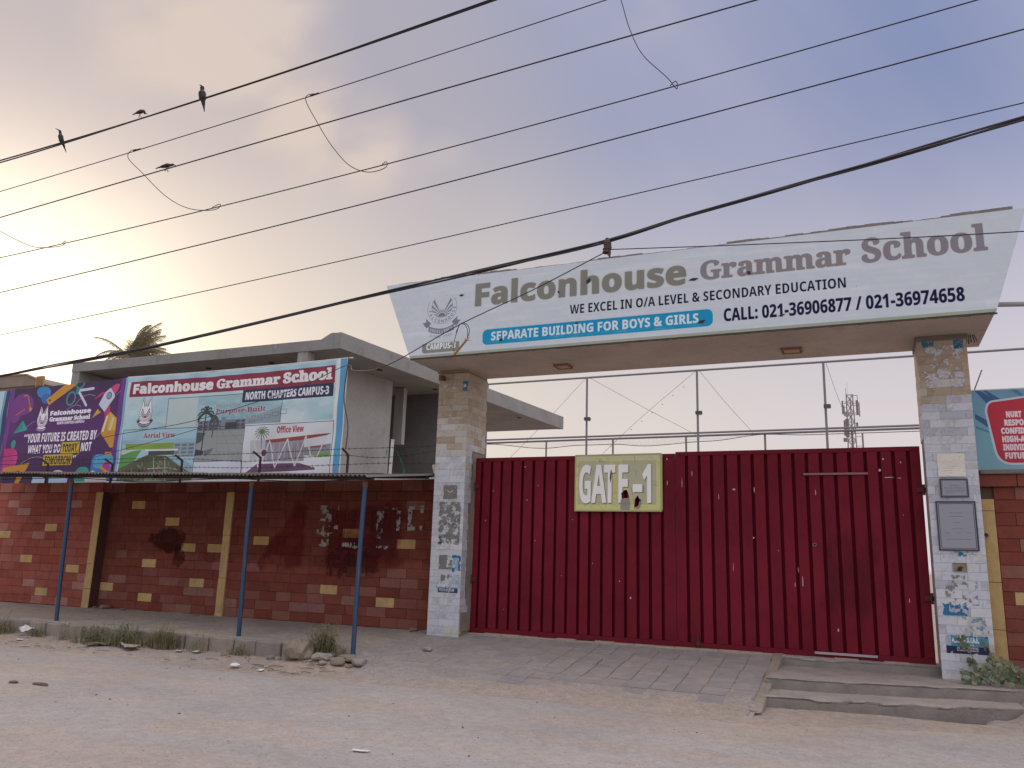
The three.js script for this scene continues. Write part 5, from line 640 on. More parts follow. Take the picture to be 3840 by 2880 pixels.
  for (let i = 0; i < 15; i++) { const q = i * 0.42; x.strokeStyle = '#5f7d4c'; x.lineWidth = 6; x.beginPath(); x.moveTo(X(-4.93), Y(3.44)); x.quadraticCurveTo(X(-4.93 + Math.cos(q) * 0.12), Y(3.47 + Math.sin(q) * 0.10), X(-4.93 + Math.cos(q) * 0.18), Y(3.42 + Math.sin(q) * 0.14)); x.stroke(); } x.strokeStyle = '#6d6a5c'; x.lineWidth = 5; x.beginPath(); x.moveTo(X(-4.93), Y(3.44)); x.lineTo(X(-4.94), Y(3.1)); x.stroke(); x.fillStyle = '#5a3a44'; x.beginPath(); x.arc(X(-4.86), Y(3.02), 26, 0, 7); x.fill(); x.strokeStyle = '#d4ccd0'; x.lineWidth = 4; x.stroke();
  letter(x, 'Office View', X(-4.59), Y(3.41), X(-3.94), 0.125 * S, SANS, '#b0303c', { fat: 4 });
  x.strokeStyle = '#2a3550'; x.lineWidth = 4; x.strokeRect(X(-5.39), Y(3.59), 2.13 * S, 1.3 * S);
  clothBanner(t, 'printed_cloth', x0, x1, yb, 4.765, 4.79, -0.49, c, 140, 1);
  part('top_pipe', tube([[x0, 4.775, -0.53], [-6.5, 4.755, -0.53], [-4.5, 4.775, -0.53], [-2.94, 4.80, -0.53]], 0.019, 30, 8), pipeM, t);
  part('bottom_pipe', bar([-9.9, 2.445, -0.30], [-0.6, 2.435, -0.30], 0.028, 10), mat(0.66, 0.62, 0.58, { map: mottle }), t);
  part('side_pole', tube([[-3.03, 4.80, -0.5], [-3.0, 4.0, -0.4], [-2.72, 3.4, -0.2], [-2.62, 2.97, -0.04]], 0.012, 24, 6), mat(0.09, 0.04, 0.035), t);
  for (const q of [-8.8, -6.0, -3.1]) part('back_pole', bar([q, 0, -0.56], [q, 4.76, -0.56], 0.022), pipeM, t);
}
{ // pale banner cut by the left edge
  const t = thing('pale_banner', 'pale blue banner edge at the far left beside the purple banner', 'banner'), W = 256, H = 256, c = canvas(W, H), x = c.getContext('2d'); x.fillStyle = '#b9d3da'; x.fillRect(0, 0, W, H); x.fillStyle = '#dde4e6'; x.fillRect(0, 0, 200, H); x.fillStyle = '#6fa5bd'; x.fillRect(228, 0, 10, H); x.fillStyle = '#3c3a66'; x.fillRect(238, 0, 18, H);
  clothBanner(t, 'printed_cloth', -14.6, -12.62, 2.42, 4.66, 4.70, -0.5, c, 40, 0.5); part('frame_pipe', [bar([-14.6, 4.64, -0.55], [-12.62, 4.68, -0.55], 0.02), bar([-14.5, 0, -0.55], [-14.5, 4.65, -0.55], 0.02), bar([-12.66, 0, -0.55], [-12.66, 4.68, -0.55], 0.02)], pipeM, t);
}
{ // right banner
  const t = thing('blue_banner', 'blue banner with a red rounded text panel above the wall right of the gate', 'banner');
  const x0 = 7.30, x1 = 9.3, yb = 2.465, yt = 3.60, W = 900, S = W / (x1 - x0), H = Math.round((yt - yb) * S), c = canvas(W, H), x = c.getContext('2d'), X = (v) => (v - x0) * S, Y = (v) => (yt - v) * S, P = (...q) => q.map(([a, b]) => [X(a), Y(b)]);
  const gr = x.createLinearGradient(0, 0, 0, H); gr.addColorStop(0, '#6f9fb8'); gr.addColorStop(1, '#86b8c6'); x.fillStyle = gr; x.fillRect(0, 0, W, H);
  poly(x, P([7.36, 3.60], [7.43, 3.60], [7.62, 3.44], [7.50, 3.40]), '#35618f'); poly(x, P([7.46, 3.60], [7.50, 3.60], [7.66, 3.47], [7.60, 3.44]), '#35618f'); poly(x, P([7.34, 3.27], [7.5, 3.16], [7.5, 3.06], [7.34, 3.2]), '#35618f'); poly(x, P([7.34, 3.1], [7.5, 3.02], [7.5, 3.0], [7.34, 3.06]), '#4f86ab'); poly(x, P([7.78, 3.6], [7.86, 3.6], [7.95, 3.5], [7.9, 3.5]), '#4a82a8');
  const pan = (g, f) => { x.fillStyle = f; x.beginPath(); x.moveTo(X(7.49 - g), Y(3.28)); x.quadraticCurveTo(X(7.49 - g), Y(3.42 + g), X(7.58), Y(3.43 + g)); x.lineTo(X(8.95), Y(3.62 + g)); x.lineTo(X(8.95), Y(2.58 - g)); x.lineTo(X(7.74), Y(2.58 - g)); x.quadraticCurveTo(X(7.58 - g), Y(2.58 - g), X(7.555 - g), Y(2.76)); x.closePath(); x.fill(); };
  pan(0.028, '#c9d4e2'); pan(0, '#c0203c');
  const L = [['NURT', 7.705, 3.215, 7.885], ['RESPO', 7.675, 3.10, 7.905], ['CONFID', 7.63, 2.985, 7.905], ['HIGH-A', 7.63, 2.87, 7.895], ['INDIVID', 7.635, 2.755, 7.895], ['FUTURE', 7.645, 2.64, 7.935]]; for (const [s, a, b, d] of L) letter(x, s, X(a), Y(b), X(d), 0.078 * S, SANS, '#ecdfe4', { fat: 9 });
  clothBanner(t, 'printed_cloth', x0, x1, yb, 3.585, 3.60, -0.5, c, 50, 0.6);
  part('frame_pipe', [bar([x0, 3.585, -0.55], [x1, 3.59, -0.55], 0.02), bar([7.75, 0, -0.56], [7.75, 3.6, -0.56], 0.02), bar([9.2, 0, -0.56], [9.2, 3.6, -0.56], 0.02)], pipeM, t);
  part('loose_rod', bar([7.48, 3.88, -0.55], [7.35, 3.56, -0.55], 0.009, 6), mat(0.2, 0.16, 0.17), t);
}

// ---------------------------------------------------------------- concrete office building behind the banners
{
  const t = thing('office_building', 'grey concrete building with a wide overhanging flat roof behind the campus banner', 'building');
  const cm = mat(0.36, 0.35, 0.342, { map: rep(concreteMap, 0.22), bumpMap: rep(grain, 0.5), bumpScale: 0.006 }), wallM = mat(0.43, 0.415, 0.402, { map: rep(concreteMap, 0.18) }), shadedWallM = mat(0.20, 0.192, 0.188, { map: rep(concreteMap, 0.2) });  // darkest wall tone has the under-roof shade put into its colour
  const xc = -7.262, xl = -17.9, z0 = -6, z1 = -24.2, yb = (z) => 6.73 + 0.6 * (z0 - z) / 18.2;
  const slab = (xa, xb, za, zb, lo, hi, f = 0) => { // box that follows the slope of the roof
    const P = [[xa, za], [xb, za], [xb, zb], [xa, zb]], v = []; for (const [x, z] of P) v.push([x, yb(z) + lo, z]); for (const [x, z] of P) v.push([x, yb(z) + hi, z]);
    const q = [[3, 2, 1, 0], [4, 5, 6, 7], [0, 1, 5, 4], [1, 2, 6, 5], [2, 3, 7, 6], [3, 0, 4, 7]], A = []; for (const [a, b, c, d] of q) A.push(...v[a], ...v[b], ...v[c], ...v[a], ...v[c], ...v[d]);
    const g = new THREE.BufferGeometry(); g.setAttribute('position', new THREE.BufferAttribute(new Float32Array(A), 3)); g.computeVertexNormals(); return uvw(g);
  };
  const roof = part('roof', slab(xl + 0.01, xc - 0.05, z0 - 0.03, z1 + 0.02, 0, 0.12), cm, t);
  part('front_fascia', slab(xl, xc - 0.245, z0 + 0.003, z0 - 0.22, -0.012, 0.29), cm, roof);
  const side = new THREE.Shape(); side.moveTo(0, 0); side.lineTo(18.2, 0.6); side.lineTo(18.2, 1.2); side.lineTo(0.25, 0.47); side.lineTo(0, 0.46);
  const sg = new THREE.ExtrudeGeometry(side, { depth: 0.24, bevelEnabled: false }); sg.rotateY(Math.PI / 2).translate(xc - 0.24, 6.716, z0 + 0.006);
  part('side_fascia', uvw(sg), cm, roof);
  const sl = new THREE.Shape(); sl.moveTo(-0.245, 0.01); sl.lineTo(-0.245, 0.465); sl.lineTo(-0.36, 0.46); sl.lineTo(-0.72, 0.28); sl.lineTo(-0.72, 0.01); part('corner_block', uvw(new THREE.ExtrudeGeometry(sl, { depth: 0.22, bevelEnabled: false }).translate(xc, 6.72, z0 - 0.215)), cm, roof);
  for (const [x, z] of [[-7.9, -9], [-7.9, -12.6], [-7.8, -16.5], [-7.8, -20], [-10.5, -7], [-13, -7], [-8.4, -7.4]]) part('downlight', new THREE.CylinderGeometry(0.09, 0.09, 0.03, 14).translate(x, yb(z) - 0.012, z), mat(0.05, 0.04, 0.035), t);
  part('drip_groove', slab(xl + 0.1, xc - 0.10, z0 - 0.10, z0 - 0.13, -0.016, -0.008), cm, roof);
  part('front_column', span(-8.74, -8.40, -0.5, 6.72, -6.36, -6.03), wallM, t);
  part('end_wall', span(-17.9, -17.55, -0.5, 6.72, -9, -6.02), cm, t);
  part('recess_wall', span(-17.55, -8.75, -0.5, 6.9, -9.2, -8.4), shadedWallM, t);
  part('side_wall', uvw(span(-8.95, -8.62, -0.5, yb(-11), -10.95, -7.3)), wallM, t);
  part('rear_wall', uvw(span(-15, -7.7, -0.5, 7.05, -13.8, -13.45)), shadedWallM, t);
  part('hanging_beam', span(-9.1, -8.74, 4.9, 6.9, -12.1, -11.9), wallM, t);
  for (const [x, w] of [[-15, 0.06], [-13.7, 0.09], [-11.2, 0.05], [-9.6, 0.12]]) part('roof_stain', span(x, x + w, 6.86, 7.01, z0 + 0.004, z0 + 0.007), mat(0.30, 0.285, 0.275), roof);
}
{
  const t = thing('distant_house', 'low house roof with a lattice screen behind the purple banner at far left', 'house');
  const w = mat(0.42, 0.36, 0.30, { map: rep(concreteMap, 0.15) });
  part('wall', uvw(span(-38, -30.9, -0.5, 8.75, -19, -14.2)), w, t);
  const s = new THREE.Shape(); s.moveTo(-38.5, 8.72); s.lineTo(-30.2, 8.72); s.lineTo(-30.45, 8.9); s.lineTo(-31.64, 9.28); s.lineTo(-33.6, 9.32); s.lineTo(-38.5, 9.36);
  const r = part('roof', uvw(new THREE.ExtrudeGeometry(s, { depth: 5, bevelEnabled: false }).translate(0, 0, -19)), mat(0.33, 0.27, 0.22, { map: rep(concreteMap, 0.2) }), t);
  part('roof_edge', [beam([-33.6, 9.34, -13.97], [-31.6, 9.30, -13.97], 0.06, 0.08), beam([-31.6, 9.30, -13.97], [-30.4, 8.90, -13.97], 0.06, 0.08)], mat(0.5, 0.30, 0.18), r);
  const lat = []; for (let i = -6; i <= 6; i++) for (const q of [1, -1]) { const cx = -30.45 + i * 0.075, a = [cx - 0.25 * q, 8.66], b = [cx + 0.25 * q, 9.12], clip = (p, o) => { if (p[0] < -30.7) { const k = (-30.7 - p[0]) / (o[0] - p[0]); return [-30.7, lerp(p[1], o[1], k)]; } if (p[0] > -30.2) { const k = (-30.2 - p[0]) / (o[0] - p[0]); return [-30.2, lerp(p[1], o[1], k)]; } return p; }; const A = clip(a, b), B = clip(b, a); if (A[0] === B[0] || Math.abs(A[0] - B[0]) > 0.6) continue; lat.push(beam([A[0], A[1], -13.9], [B[0], B[1], -13.9], 0.022, 0.02)); }
  part('lattice_screen', lat, mat(0.45, 0.28, 0.12), t).userData.kind = 'stuff';
  part('lattice_frame', [beam([-30.72, 8.6, -13.9], [-30.72, 9.1, -13.9], 0.04, 0.04), beam([-30.18, 8.6, -13.9], [-30.18, 9.05, -13.9], 0.04, 0.04), beam([-30.74, 9.1, -13.9], [-30.16, 9.06, -13.9], 0.04, 0.04)], mat(0.45, 0.28, 0.12), t);
}
{ // wind-blown palm behind the roof
  const t = thing('palm_tree', 'wind-blown palm crown rising behind the concrete roof at left', 'tree', null, [-29.3, 0, -18]);
  part('trunk', tube([[0.5, -0.5, 0], [0.35, 4, 0], [0.1, 8, 0], [0, 10.9, 0]], 0.16, 20, 8), mat(0.12, 0.09, 0.065, { map: mottle }), t);
  const fm = [[0.36, 0.31, 0.21], [0.30, 0.27, 0.18], [0.40, 0.34, 0.23]].map((c) => new THREE.MeshPhysicalMaterial({ color: new THREE.Color().setRGB(...c), side: THREE.DoubleSide, roughness: 0.95, transmission: 0.55, thickness: 0, specularIntensity: 0.2 })), R = new THREE.Vector3(0.80, 0, -0.60); // rightwards as seen from the street
  const dead = mat(0.26, 0.19, 0.13, { side: THREE.DoubleSide });
  const frond = (dx, up, dep, len, droop, m, wind, lw = 0.30) => {
    const pts = []; for (let i = 0; i <= 10; i++) { const s = i / 10, h = dx * s + wind * s * s, v = up * s - droop * s * s * s; pts.push(new THREE.Vector3(R.x * h - 0.6 * dep * s, v, R.z * h - 0.8 * dep * s).multiplyScalar(len)); }
    const c = new THREE.CatmullRomCurve3(pts), g = [new THREE.TubeGeometry(c, 12, 0.02, 4)], P = [];
    for (let i = 3; i < 46; i++) { const s = i / 46, p = c.getPointAt(s), tg = c.getTangentAt(s), ln = lw * Math.sin(Math.PI * (0.15 + 0.85 * s)) * (0.8 + 0.4 * rng()) + 0.08; for (const q of [-1, 1]) { const d = new THREE.Vector3(R.x, 0, R.z).multiplyScalar(0.35 * q + 0.35 * wind).add(new THREE.Vector3(0.6, 0, 0.8).multiplyScalar(q * 0.5 * rng())).add(V(0, -0.55 - 0.3 * rng() + 0.45 * q * dx * 0.4, 0)).add(tg.clone().multiplyScalar(0.75)).normalize().multiplyScalar(ln * 1.5); const w = tg.clone().multiplyScalar(0.02); P.push(p.x - w.x, p.y - w.y, p.z - w.z, p.x + w.x, p.y + w.y, p.z + w.z, p.x + d.x, p.y + d.y, p.z + d.z); } }
    const b = new THREE.BufferGeometry(); b.setAttribute('position', new THREE.BufferAttribute(new Float32Array(P), 3)); b.computeVertexNormals(); g.push(b);
    const o = part('frond', g, m, t); o.position.set(rr(-0.06, 0.06), 10.9, rr(-0.06, 0.06));
  };
  for (let i = 0; i < 22; i++) { const a = lerp(-0.9, 1.75, (i + rng()) / 22), up = Math.cos(a) * 1.05, dx = Math.sin(a) * 0.8; frond(dx * 0.8, up + 0.12, rr(-0.5, 0.6), rr(1.6, 2.05) * (a > 1.2 ? 0.85 : 1), 0.15 + 0.4 * Math.abs(a) * rr(0.7, 1.1), fm[i % 3], rr(0.3, 0.65), rr(0.38, 0.52)); }
  for (let i = 0; i < 11; i++) frond(rr(-0.75, 0.6), rr(0.0, 0.45), rr(-0.3, 0.6), rr(1.0, 1.5), rr(0.7, 0.95), fm[i % 3], rr(-0.05, 0.25), rr(0.3, 0.45));
  frond(-1.05, 0.92, 0, 1.75, 0.36, dead, -0.05, 0.10); frond(-1.0, 0.62, 0.1, 1.6, 0.62, dead, -0.1, 0.22); frond(-0.9, 0.5, 0.2, 1.5, 0.85, dead, -0.2, 0.26); frond(-0.75, 0.35, 0, 1.4, 0.9, dead, -0.25, 0.26); frond(-0.9, 0.75, 0.3, 1.5, 0.7, dead, -0.1, 0.2);
}
// ---------------------------------------------------------------- net cage and mast beyond the gate
{
  const t = thing('net_cage', 'tall grey pipe frame of a sports net cage beyond the gate', 'net frame'), pm = mat(0.20, 0.185, 0.205, { roughness: 0.6 }), Z = -26;
  const xs = [-12.23, -6.69, -1.18, 4.48, 10.1, 15.6];
  for (const x of xs) part('post', bar([x, -0.4, Z], [x, 10.22, Z], 0.055, 12), pm, t);
  part('top_rail', bar([-13.5, 10.20, Z], [18, 10.30, Z], 0.05, 10), pm, t); part('middle_rail', bar([-13.5, 7.20, Z - 0.01], [18, 7.24, Z - 0.01], 0.048, 10), pm, t);
  for (const [x, y] of [[-6.69, 8.08], [-1.18, 8.15], [4.48, 8.2]]) { const l = part('floodlight', box(0.30, 0.16, 0.22, x + 0.08, y, Z + 0.13, 0.02), mat(0.09, 0.085, 0.095), t); part('lamp_glass', box(0.22, 0.02, 0.16, x + 0.08, y - 0.09, Z + 0.13), mat(0.3, 0.3, 0.32, { roughness: 0.2 }), l); }
  const sm = mat(0.22, 0.20, 0.20);
  for (const [a, b] of [[[-6.75, 10.2, Z], [-11.5, 5.6, Z]], [[-6.55, 10.2, Z], [-1.4, 7.3, Z - 2]], [[-1.25, 10.2, Z], [-6.9, 5.8, Z - 1]], [[-1.05, 10.2, Z], [1.2, 7.3, Z - 1]], [[4.6, 10.2, Z], [5.2, 8.0, Z]]]) part('guy_string', tube([a, [(a[0] + b[0]) / 2, (a[1] + b[1]) / 2 - 0.08, a[2]], b], 0.009, 24, 4), sm, t);
  const rags = []; for (let i = 0; i < 9; i++) { const k = i / 9, x = lerp(-1.9, -6.6, k), y = lerp(9.7, 6.1, k) - 0.15; rags.push(box(0.07, 0.03, 0.02, x, y, Z - 0.4, 0).rotateZ(0)); } part('rag_flags', rags, sm, t).userData.kind = 'stuff';
}
{
  const t = thing('practice_fence', 'lower pipe rail with sagging net behind the tall net cage', 'net frame'), pm = mat(0.17, 0.155, 0.165, { roughness: 0.6 }), Z = -36;
  part('rail', bar([-24, 8.58, Z], [22, 8.72, Z], 0.065, 8), pm, t); for (const x of [-17.0, -12.7, -8.28, -3.76, 0.77, 5.4, 10]) part('post', bar([x, -0.4, Z], [x, 8.64, Z], 0.06, 8), pm, t);
  const c = canvas(128, 128), x = c.getContext('2d'); x.clearRect(0, 0, 128, 128); x.strokeStyle = '#8a8482'; x.lineWidth = 7; x.strokeRect(0, 0, 128, 128); const tx = canTex(c); tx.wrapS = tx.wrapT = THREE.RepeatWrapping;
  const lowY = (q) => { const k = [[-24, 8.5], [-17, 8.52], [-12.7, 8.14], [-10.6, 8.27], [-8.2, 8.27], [-6.2, 8.12], [-2.4, 8.3], [0.77, 8.6], [3, 8.5], [22, 8.55]]; for (let i = 1; i < k.length; i++) if (q <= k[i][0]) return lerp(k[i - 1][1], k[i][1], ss(0, 1, (q - k[i - 1][0]) / (k[i][0] - k[i - 1][0]))); return 8.5; };
  const g = new THREE.PlaneGeometry(1, 1, 160, 4), p = g.attributes.position, uv = g.attributes.uv; for (let i = 0; i < p.count; i++) { const q = lerp(-24, 22, uv.getX(i)), v = uv.getY(i); p.setXYZ(i, q, lerp(lowY(q), 8.62, v), Z + 0.3 * Math.sin(Math.PI * v)); uv.setXY(i, q / 0.10, lerp(lowY(q), 8.62, v) / 0.10); } g.computeVertexNormals();
  part('sagging_net', g, new THREE.MeshStandardMaterial({ map: tx, alphaTest: 0.4, side: THREE.DoubleSide, roughness: 0.9 }), t);
  const e = []; for (let q = -24; q <= 22; q += 0.7) e.push([q, lowY(q), Z + 0.02]); part('net_rope', tube(e, 0.022, 200, 5), mat(0.16, 0.14, 0.14), t);
}
{
  const X = 4.46, Z = -120, t = thing('cell_tower', 'lattice phone mast with panel antennas on the horizon beyond the gate', 'mast', null, [X, 0, Z]);
  const m = mat(0.20, 0.16, 0.165, { roughness: 0.7 }), w = (y) => lerp(1.9, 0.88, y / 27.4) / 2, cs = [[-1, -1], [1, -1], [1, 1], [-1, 1]];
  for (const [a, b] of cs) part('leg', beam([a * w(0), -0.4, b * w(0)], [a * w(27.4), 27.4, b * w(27.4)], 0.15, 0.15), m, t);
  const br = []; let y = 0; while (y < 27) { const h = Math.min(1.45, 27.4 - y); for (let i = 0; i < 4; i++) { const [a, b] = cs[i], [c, d] = cs[(i + 1) % 4], u = w(y), v = w(y + h); br.push(beam([a * u, y, b * u], [c * v, y + h, d * v], 0.06, 0.06), beam([c * u, y, d * u], [a * v, y + h, b * v], 0.06, 0.06), beam([a * v, y + h, b * v], [c * v, y + h, d * v], 0.06, 0.06)); } y += h; }
  part('bracing', br, m, t).userData.kind = 'stuff'; part('cable_ladder', [beam([0, 0, 0], [0.05, 26.8, 0], 0.10, 0.06), beam([0.15, 0, 0.1], [0.15, 26.8, 0.1], 0.05, 0.05)], m, t);
  const ant = (x, y, h, q = 0.22) => { const o = part('antenna_panel', box(q, h, 0.16, x, y, 0.5, 0.02), m, t); part('mount_arm', [beam([x, y + h * 0.3, 0.45], [Math.sign(x) * w(y), y + h * 0.3, 0.4], 0.06, 0.06), beam([x, y - h * 0.35, 0.45], [Math.sign(x) * w(y), y - h * 0.35, 0.4], 0.06, 0.06)], m, o); };
  for (const q of [[-1.05, 25.4, 2.1], [-0.85, 24.9, 1.6, 0.16], [1.0, 25.3, 2.3, 0.34], [1.28, 25.0, 2.2, 0.16], [-0.92, 22.2, 2.4], [-0.55, 22.2, 2.8, 0.5], [-0.93, 20.4, 0.6, 0.5], [1.5, 20.2, 2.3, 0.24], [0.85, 22.6, 0.8, 0.3]]) ant(...q);
  part('dish', new THREE.CylinderGeometry(0.42, 0.42, 0.2, 20).rotateX(Math.PI / 2).translate(-0.5, 24.3, 0.75), mat(0.30, 0.27, 0.275), t);
  part('top_whip', [beam([-0.5, 27.4, 0.4], [-0.5, 28.4, 0.4], 0.06, 0.06), beam([-0.3, 27.4, 0.4], [-0.25, 29.3, 0.4], 0.03, 0.03), beam([0.44, 27.3, 0.4], [1.1, 27.15, 0.4], 0.08, 0.08), beam([1.1, 26.3, 0.4], [1.1, 27.2, 0.4], 0.08, 0.08), beam([-0.45, 26.2, 0.4], [-0.85, 26.3, 0.4], 0.08, 0.08)], m, t);
}

// ---------------------------------------------------------------- overhead lines (all strung along the street above the kerb, z = 3)
const ZW = 3.0;
const line3 = (p) => { const [[x1, y1], [x2, y2], [x3, y3]] = p, c = ((y3 - y1) / (x3 - x1) - (y2 - y1) / (x2 - x1)) / (x3 - x2), b = (y2 - y1) / (x2 - x1) - c * (x1 + x2), a = y1 - b * x1 - c * x1 * x1; return (x) => a + b * x + c * x * x; };
const wireM = mat(0.022, 0.018, 0.02, { roughness: 0.6 });
const WIRES = {
  1: line3([[-8.837, 8.234], [-4.018, 8.433], [1.443, 8.832]]), 2: line3([[-8.674, 7.571], [-1.525, 8.014], [3.07, 8.379]]), 3: line3([[-8.54, 7.029], [-0.479, 7.533], [4.97, 7.851]]),
  4: line3([[-8.338, 6.212], [-0.054, 6.609], [7.277, 7.209]]), 5: line3([[-8.17, 5.529], [1.844, 6.228], [7.72, 6.751]]), 6: line3([[-7.97, 4.718], [1.87, 5.421], [7.644, 5.907]]),
};
const strung = (f, r, x0 = -24, x1 = 18, dz = 0) => { const p = []; for (let x = x0; x <= x1; x += 1.2) p.push([x, f(x), ZW + (typeof dz === 'function' ? dz(x) : dz)]); return tube(p, r, 120, 6); };
{
  const t = thing('power_line', 'highest black power cable, doubled towards the left, with three crows perched on it', 'cable');
  part('strand', strung(WIRES[1], 0.013), wireM, t); part('strand', strung((x) => WIRES[1](x) - 0.055 * ss(-3.8, -9, x) + 0.022 * ss(-2, 1, x), 0.012, -24, 18, 0.01), wireM, t);
}
tag(part('power_line', strung(WIRES[2], 0.0075), wireM, scene), 'second thin power line from the top, upper anchor of the loose jumper loops', 'cable');
tag(part('power_line', strung(WIRES[3], 0.010), wireM, scene), 'third power line from the top, with one crow standing on it', 'cable');
tag(part('power_line', strung(WIRES[4], 0.008), wireM, scene), 'fourth power line from the top, holding the lower ends of the jumper loops', 'cable');
tag(part('power_line', strung(WIRES[5], 0.0085), wireM, scene), 'fifth power line from the top, running free without loops or birds', 'cable');
tag(part('power_line', strung(WIRES[6], 0.0065), wireM, scene), 'thinnest power line, just above the thick twisted cable', 'cable');
const THICK = (() => { const c = new THREE.CatmullRomCurve3([[-26, 2.7], [-16, 3.28], [-7.783, 3.959], [-4.056, 4.231], [-0.025, 4.659], [3.153, 4.99], [4.233, 5.183], [7.629, 5.735], [16, 7.4]].map(([a, b]) => V(a, b, ZW))); return c; })();
{
  const t = thing('bundled_cable', 'thick twisted bundle of black cables crossing low in front of the sign', 'cable');
  const N = 260; for (let k = 0; k < 3; k++) { const p = []; for (let i = 0; i <= N; i++) { const s = i / N, q = THICK.getPointAt(s), a = s * 34 + k * 2.094 + 1.4 * Math.sin(s * 17), r = 0.016 + 0.006 * Math.sin(s * 40 + k); p.push(V(q.x, q.y + Math.cos(a) * r, q.z + Math.sin(a) * r)); } part('strand', new THREE.TubeGeometry(new THREE.CatmullRomCurve3(p), 520, 0.0122, 6), mat(0.03, 0.026, 0.032, { roughness: 0.55 }), t); }
  const m = mat(0.13, 0.09, 0.08, { map: mottle }); const g = []; for (let i = 0; i < 9; i++) g.push(new THREE.TorusGeometry(0.034 + rr(0, 0.01), 0.012, 6, 12).rotateX(Math.PI / 2 + rr(-0.3, 0.3)).translate(3.165 + rr(-0.008, 0.008), 4.99 - i * 0.019, ZW)); g.push(bar([3.16, 5.02, ZW], [3.19, 4.80, ZW], 0.022, 8), bar([3.17, 4.84, ZW], [3.20, 4.77, ZW], 0.012, 6)); part('wrapped_clamp', g, m, t);
}
const jumper = (label, pts) => tag(part('jumper_wire', [tube(pts.map(([a, b], i) => [a, b, ZW + 0.02 + 0.12 * Math.sin(Math.PI * i / (pts.length - 1))]), 0.0062, 70, 5), bar([pts[0][0] - 0.09, pts[0][1] - 0.006, ZW], [pts[0][0] + 0.07, pts[0][1] + 0.006, ZW], 0.014, 6)], wireM, scene), label, 'cable');
jumper('loose jumper wire loop hanging below the cloud, middle of the view', [[-1.52, 8.02], [-1.60, 8.0], [-1.62, 7.93], [-1.32, 7.42], [-0.97, 6.93], [-0.64, 6.59], [-0.33, 6.45], [-0.10, 6.47], [-0.06, 6.52], [-0.10, 6.61], [-0.19, 6.60]]);
jumper('loose jumper wire loop hanging beside the crow on the third line', [[-5.2, 7.775], [-5.28, 7.75], [-5.30, 7.64], [-4.85, 7.22], [-4.20, 6.68], [-3.73, 6.42], [-3.33, 6.32], [-3.13, 6.32], [-3.10, 6.36], [-3.13, 6.43], [-3.33, 6.42]]);
jumper('loose jumper wire loop cut by the left edge of the view', [[-9.6, 7.5], [-9.5, 7.3], [-8.85, 6.99], [-8.48, 6.78], [-7.89, 6.49], [-7.29, 6.24], [-7.06, 6.19], [-6.53, 6.17], [-6.52, 6.22], [-6.59, 6.28], [-6.69, 6.27]]);
jumper('loose jumper wire hanging from the top edge, ending in a small hook', [[3.25, 8.42], [3.28, 8.40], [3.33, 8.34], [3.49, 7.75], [3.65, 7.36], [3.97, 6.95], [4.07, 6.80], [4.05, 6.94], [3.97, 6.92]]);
tag(part('service_wire', tube([[3.16, 4.85, ZW], [2.2, 4.46, ZW], [1.19, 4.11, ZW - 0.02], [-0.13, 3.74, ZW - 0.4], [-1.55, 4.02, 1.4], [-2.69, 4.47, 0.1], [-3.9, 4.18, -0.15], [-5.13, 3.92, -0.2], [-6.6, 3.64, -0.2], [-8.6, 3.44, -0.2], [-11.2, 3.08, -0.1], [-14, 2.95, 0]], 0.007, 120, 5), wireM, scene), 'thin service wire from the clamp slanting down across the sign to the banners', 'cable');
tag(part('service_wire', tube([[3.18, 4.87, ZW], [5, 4.70, ZW], [7.52, 4.50, ZW], [12, 4.3, ZW]], 0.0065, 40, 5), wireM, scene), 'thin service wire from the clamp running right across the top of the sign', 'cable');
tag(part('service_wire', tube([[-6.30, 3.52, -0.25], [-7.2, 3.36, -0.3], [-8.4, 3.15, -0.3], [-9.8, 2.9, -0.3]], 0.006, 30, 5), wireM, scene), 'thin dark wire sagging across the aerial picture of the campus banner', 'cable');
{
  const t = thing('hanging_stick', 'orange stick tied in wire loops hanging in front of the sign crest', 'stick');
  part('stick', beam([1.285, 3.88, ZW], [1.11, 3.685, ZW], 0.022, 0.018), mat(0.38, 0.19, 0.05, { map: mottle }), t); part('knot', [box(0.05, 0.03, 0.03, 1.28, 3.885, ZW, 0.008), bar([1.28, 3.88, ZW], [1.34, 3.86, ZW], 0.006, 5), bar([1.28, 3.88, ZW], [1.32, 3.91, ZW], 0.006, 5)], mat(0.45, 0.33, 0.25), t);
  for (const pts of [[[1.20, 4.115, ZW], [1.27, 4.09, ZW], [1.315, 4.02, ZW], [1.31, 3.95, ZW], [1.285, 3.89, ZW]], [[1.19, 4.11, ZW], [1.25, 4.08, ZW], [1.29, 4.0, ZW], [1.29, 3.9, ZW]], [[1.17, 4.10, ZW], [1.13, 3.98, ZW], [1.10, 3.86, ZW], [1.095, 3.78, ZW], [1.12, 3.71, ZW]], [[1.17, 4.10, ZW], [1.14, 4.03, ZW], [1.12, 3.99, ZW]]]) part('wire_loop', tube(pts, 0.005, 20, 5), wireM, t);
}
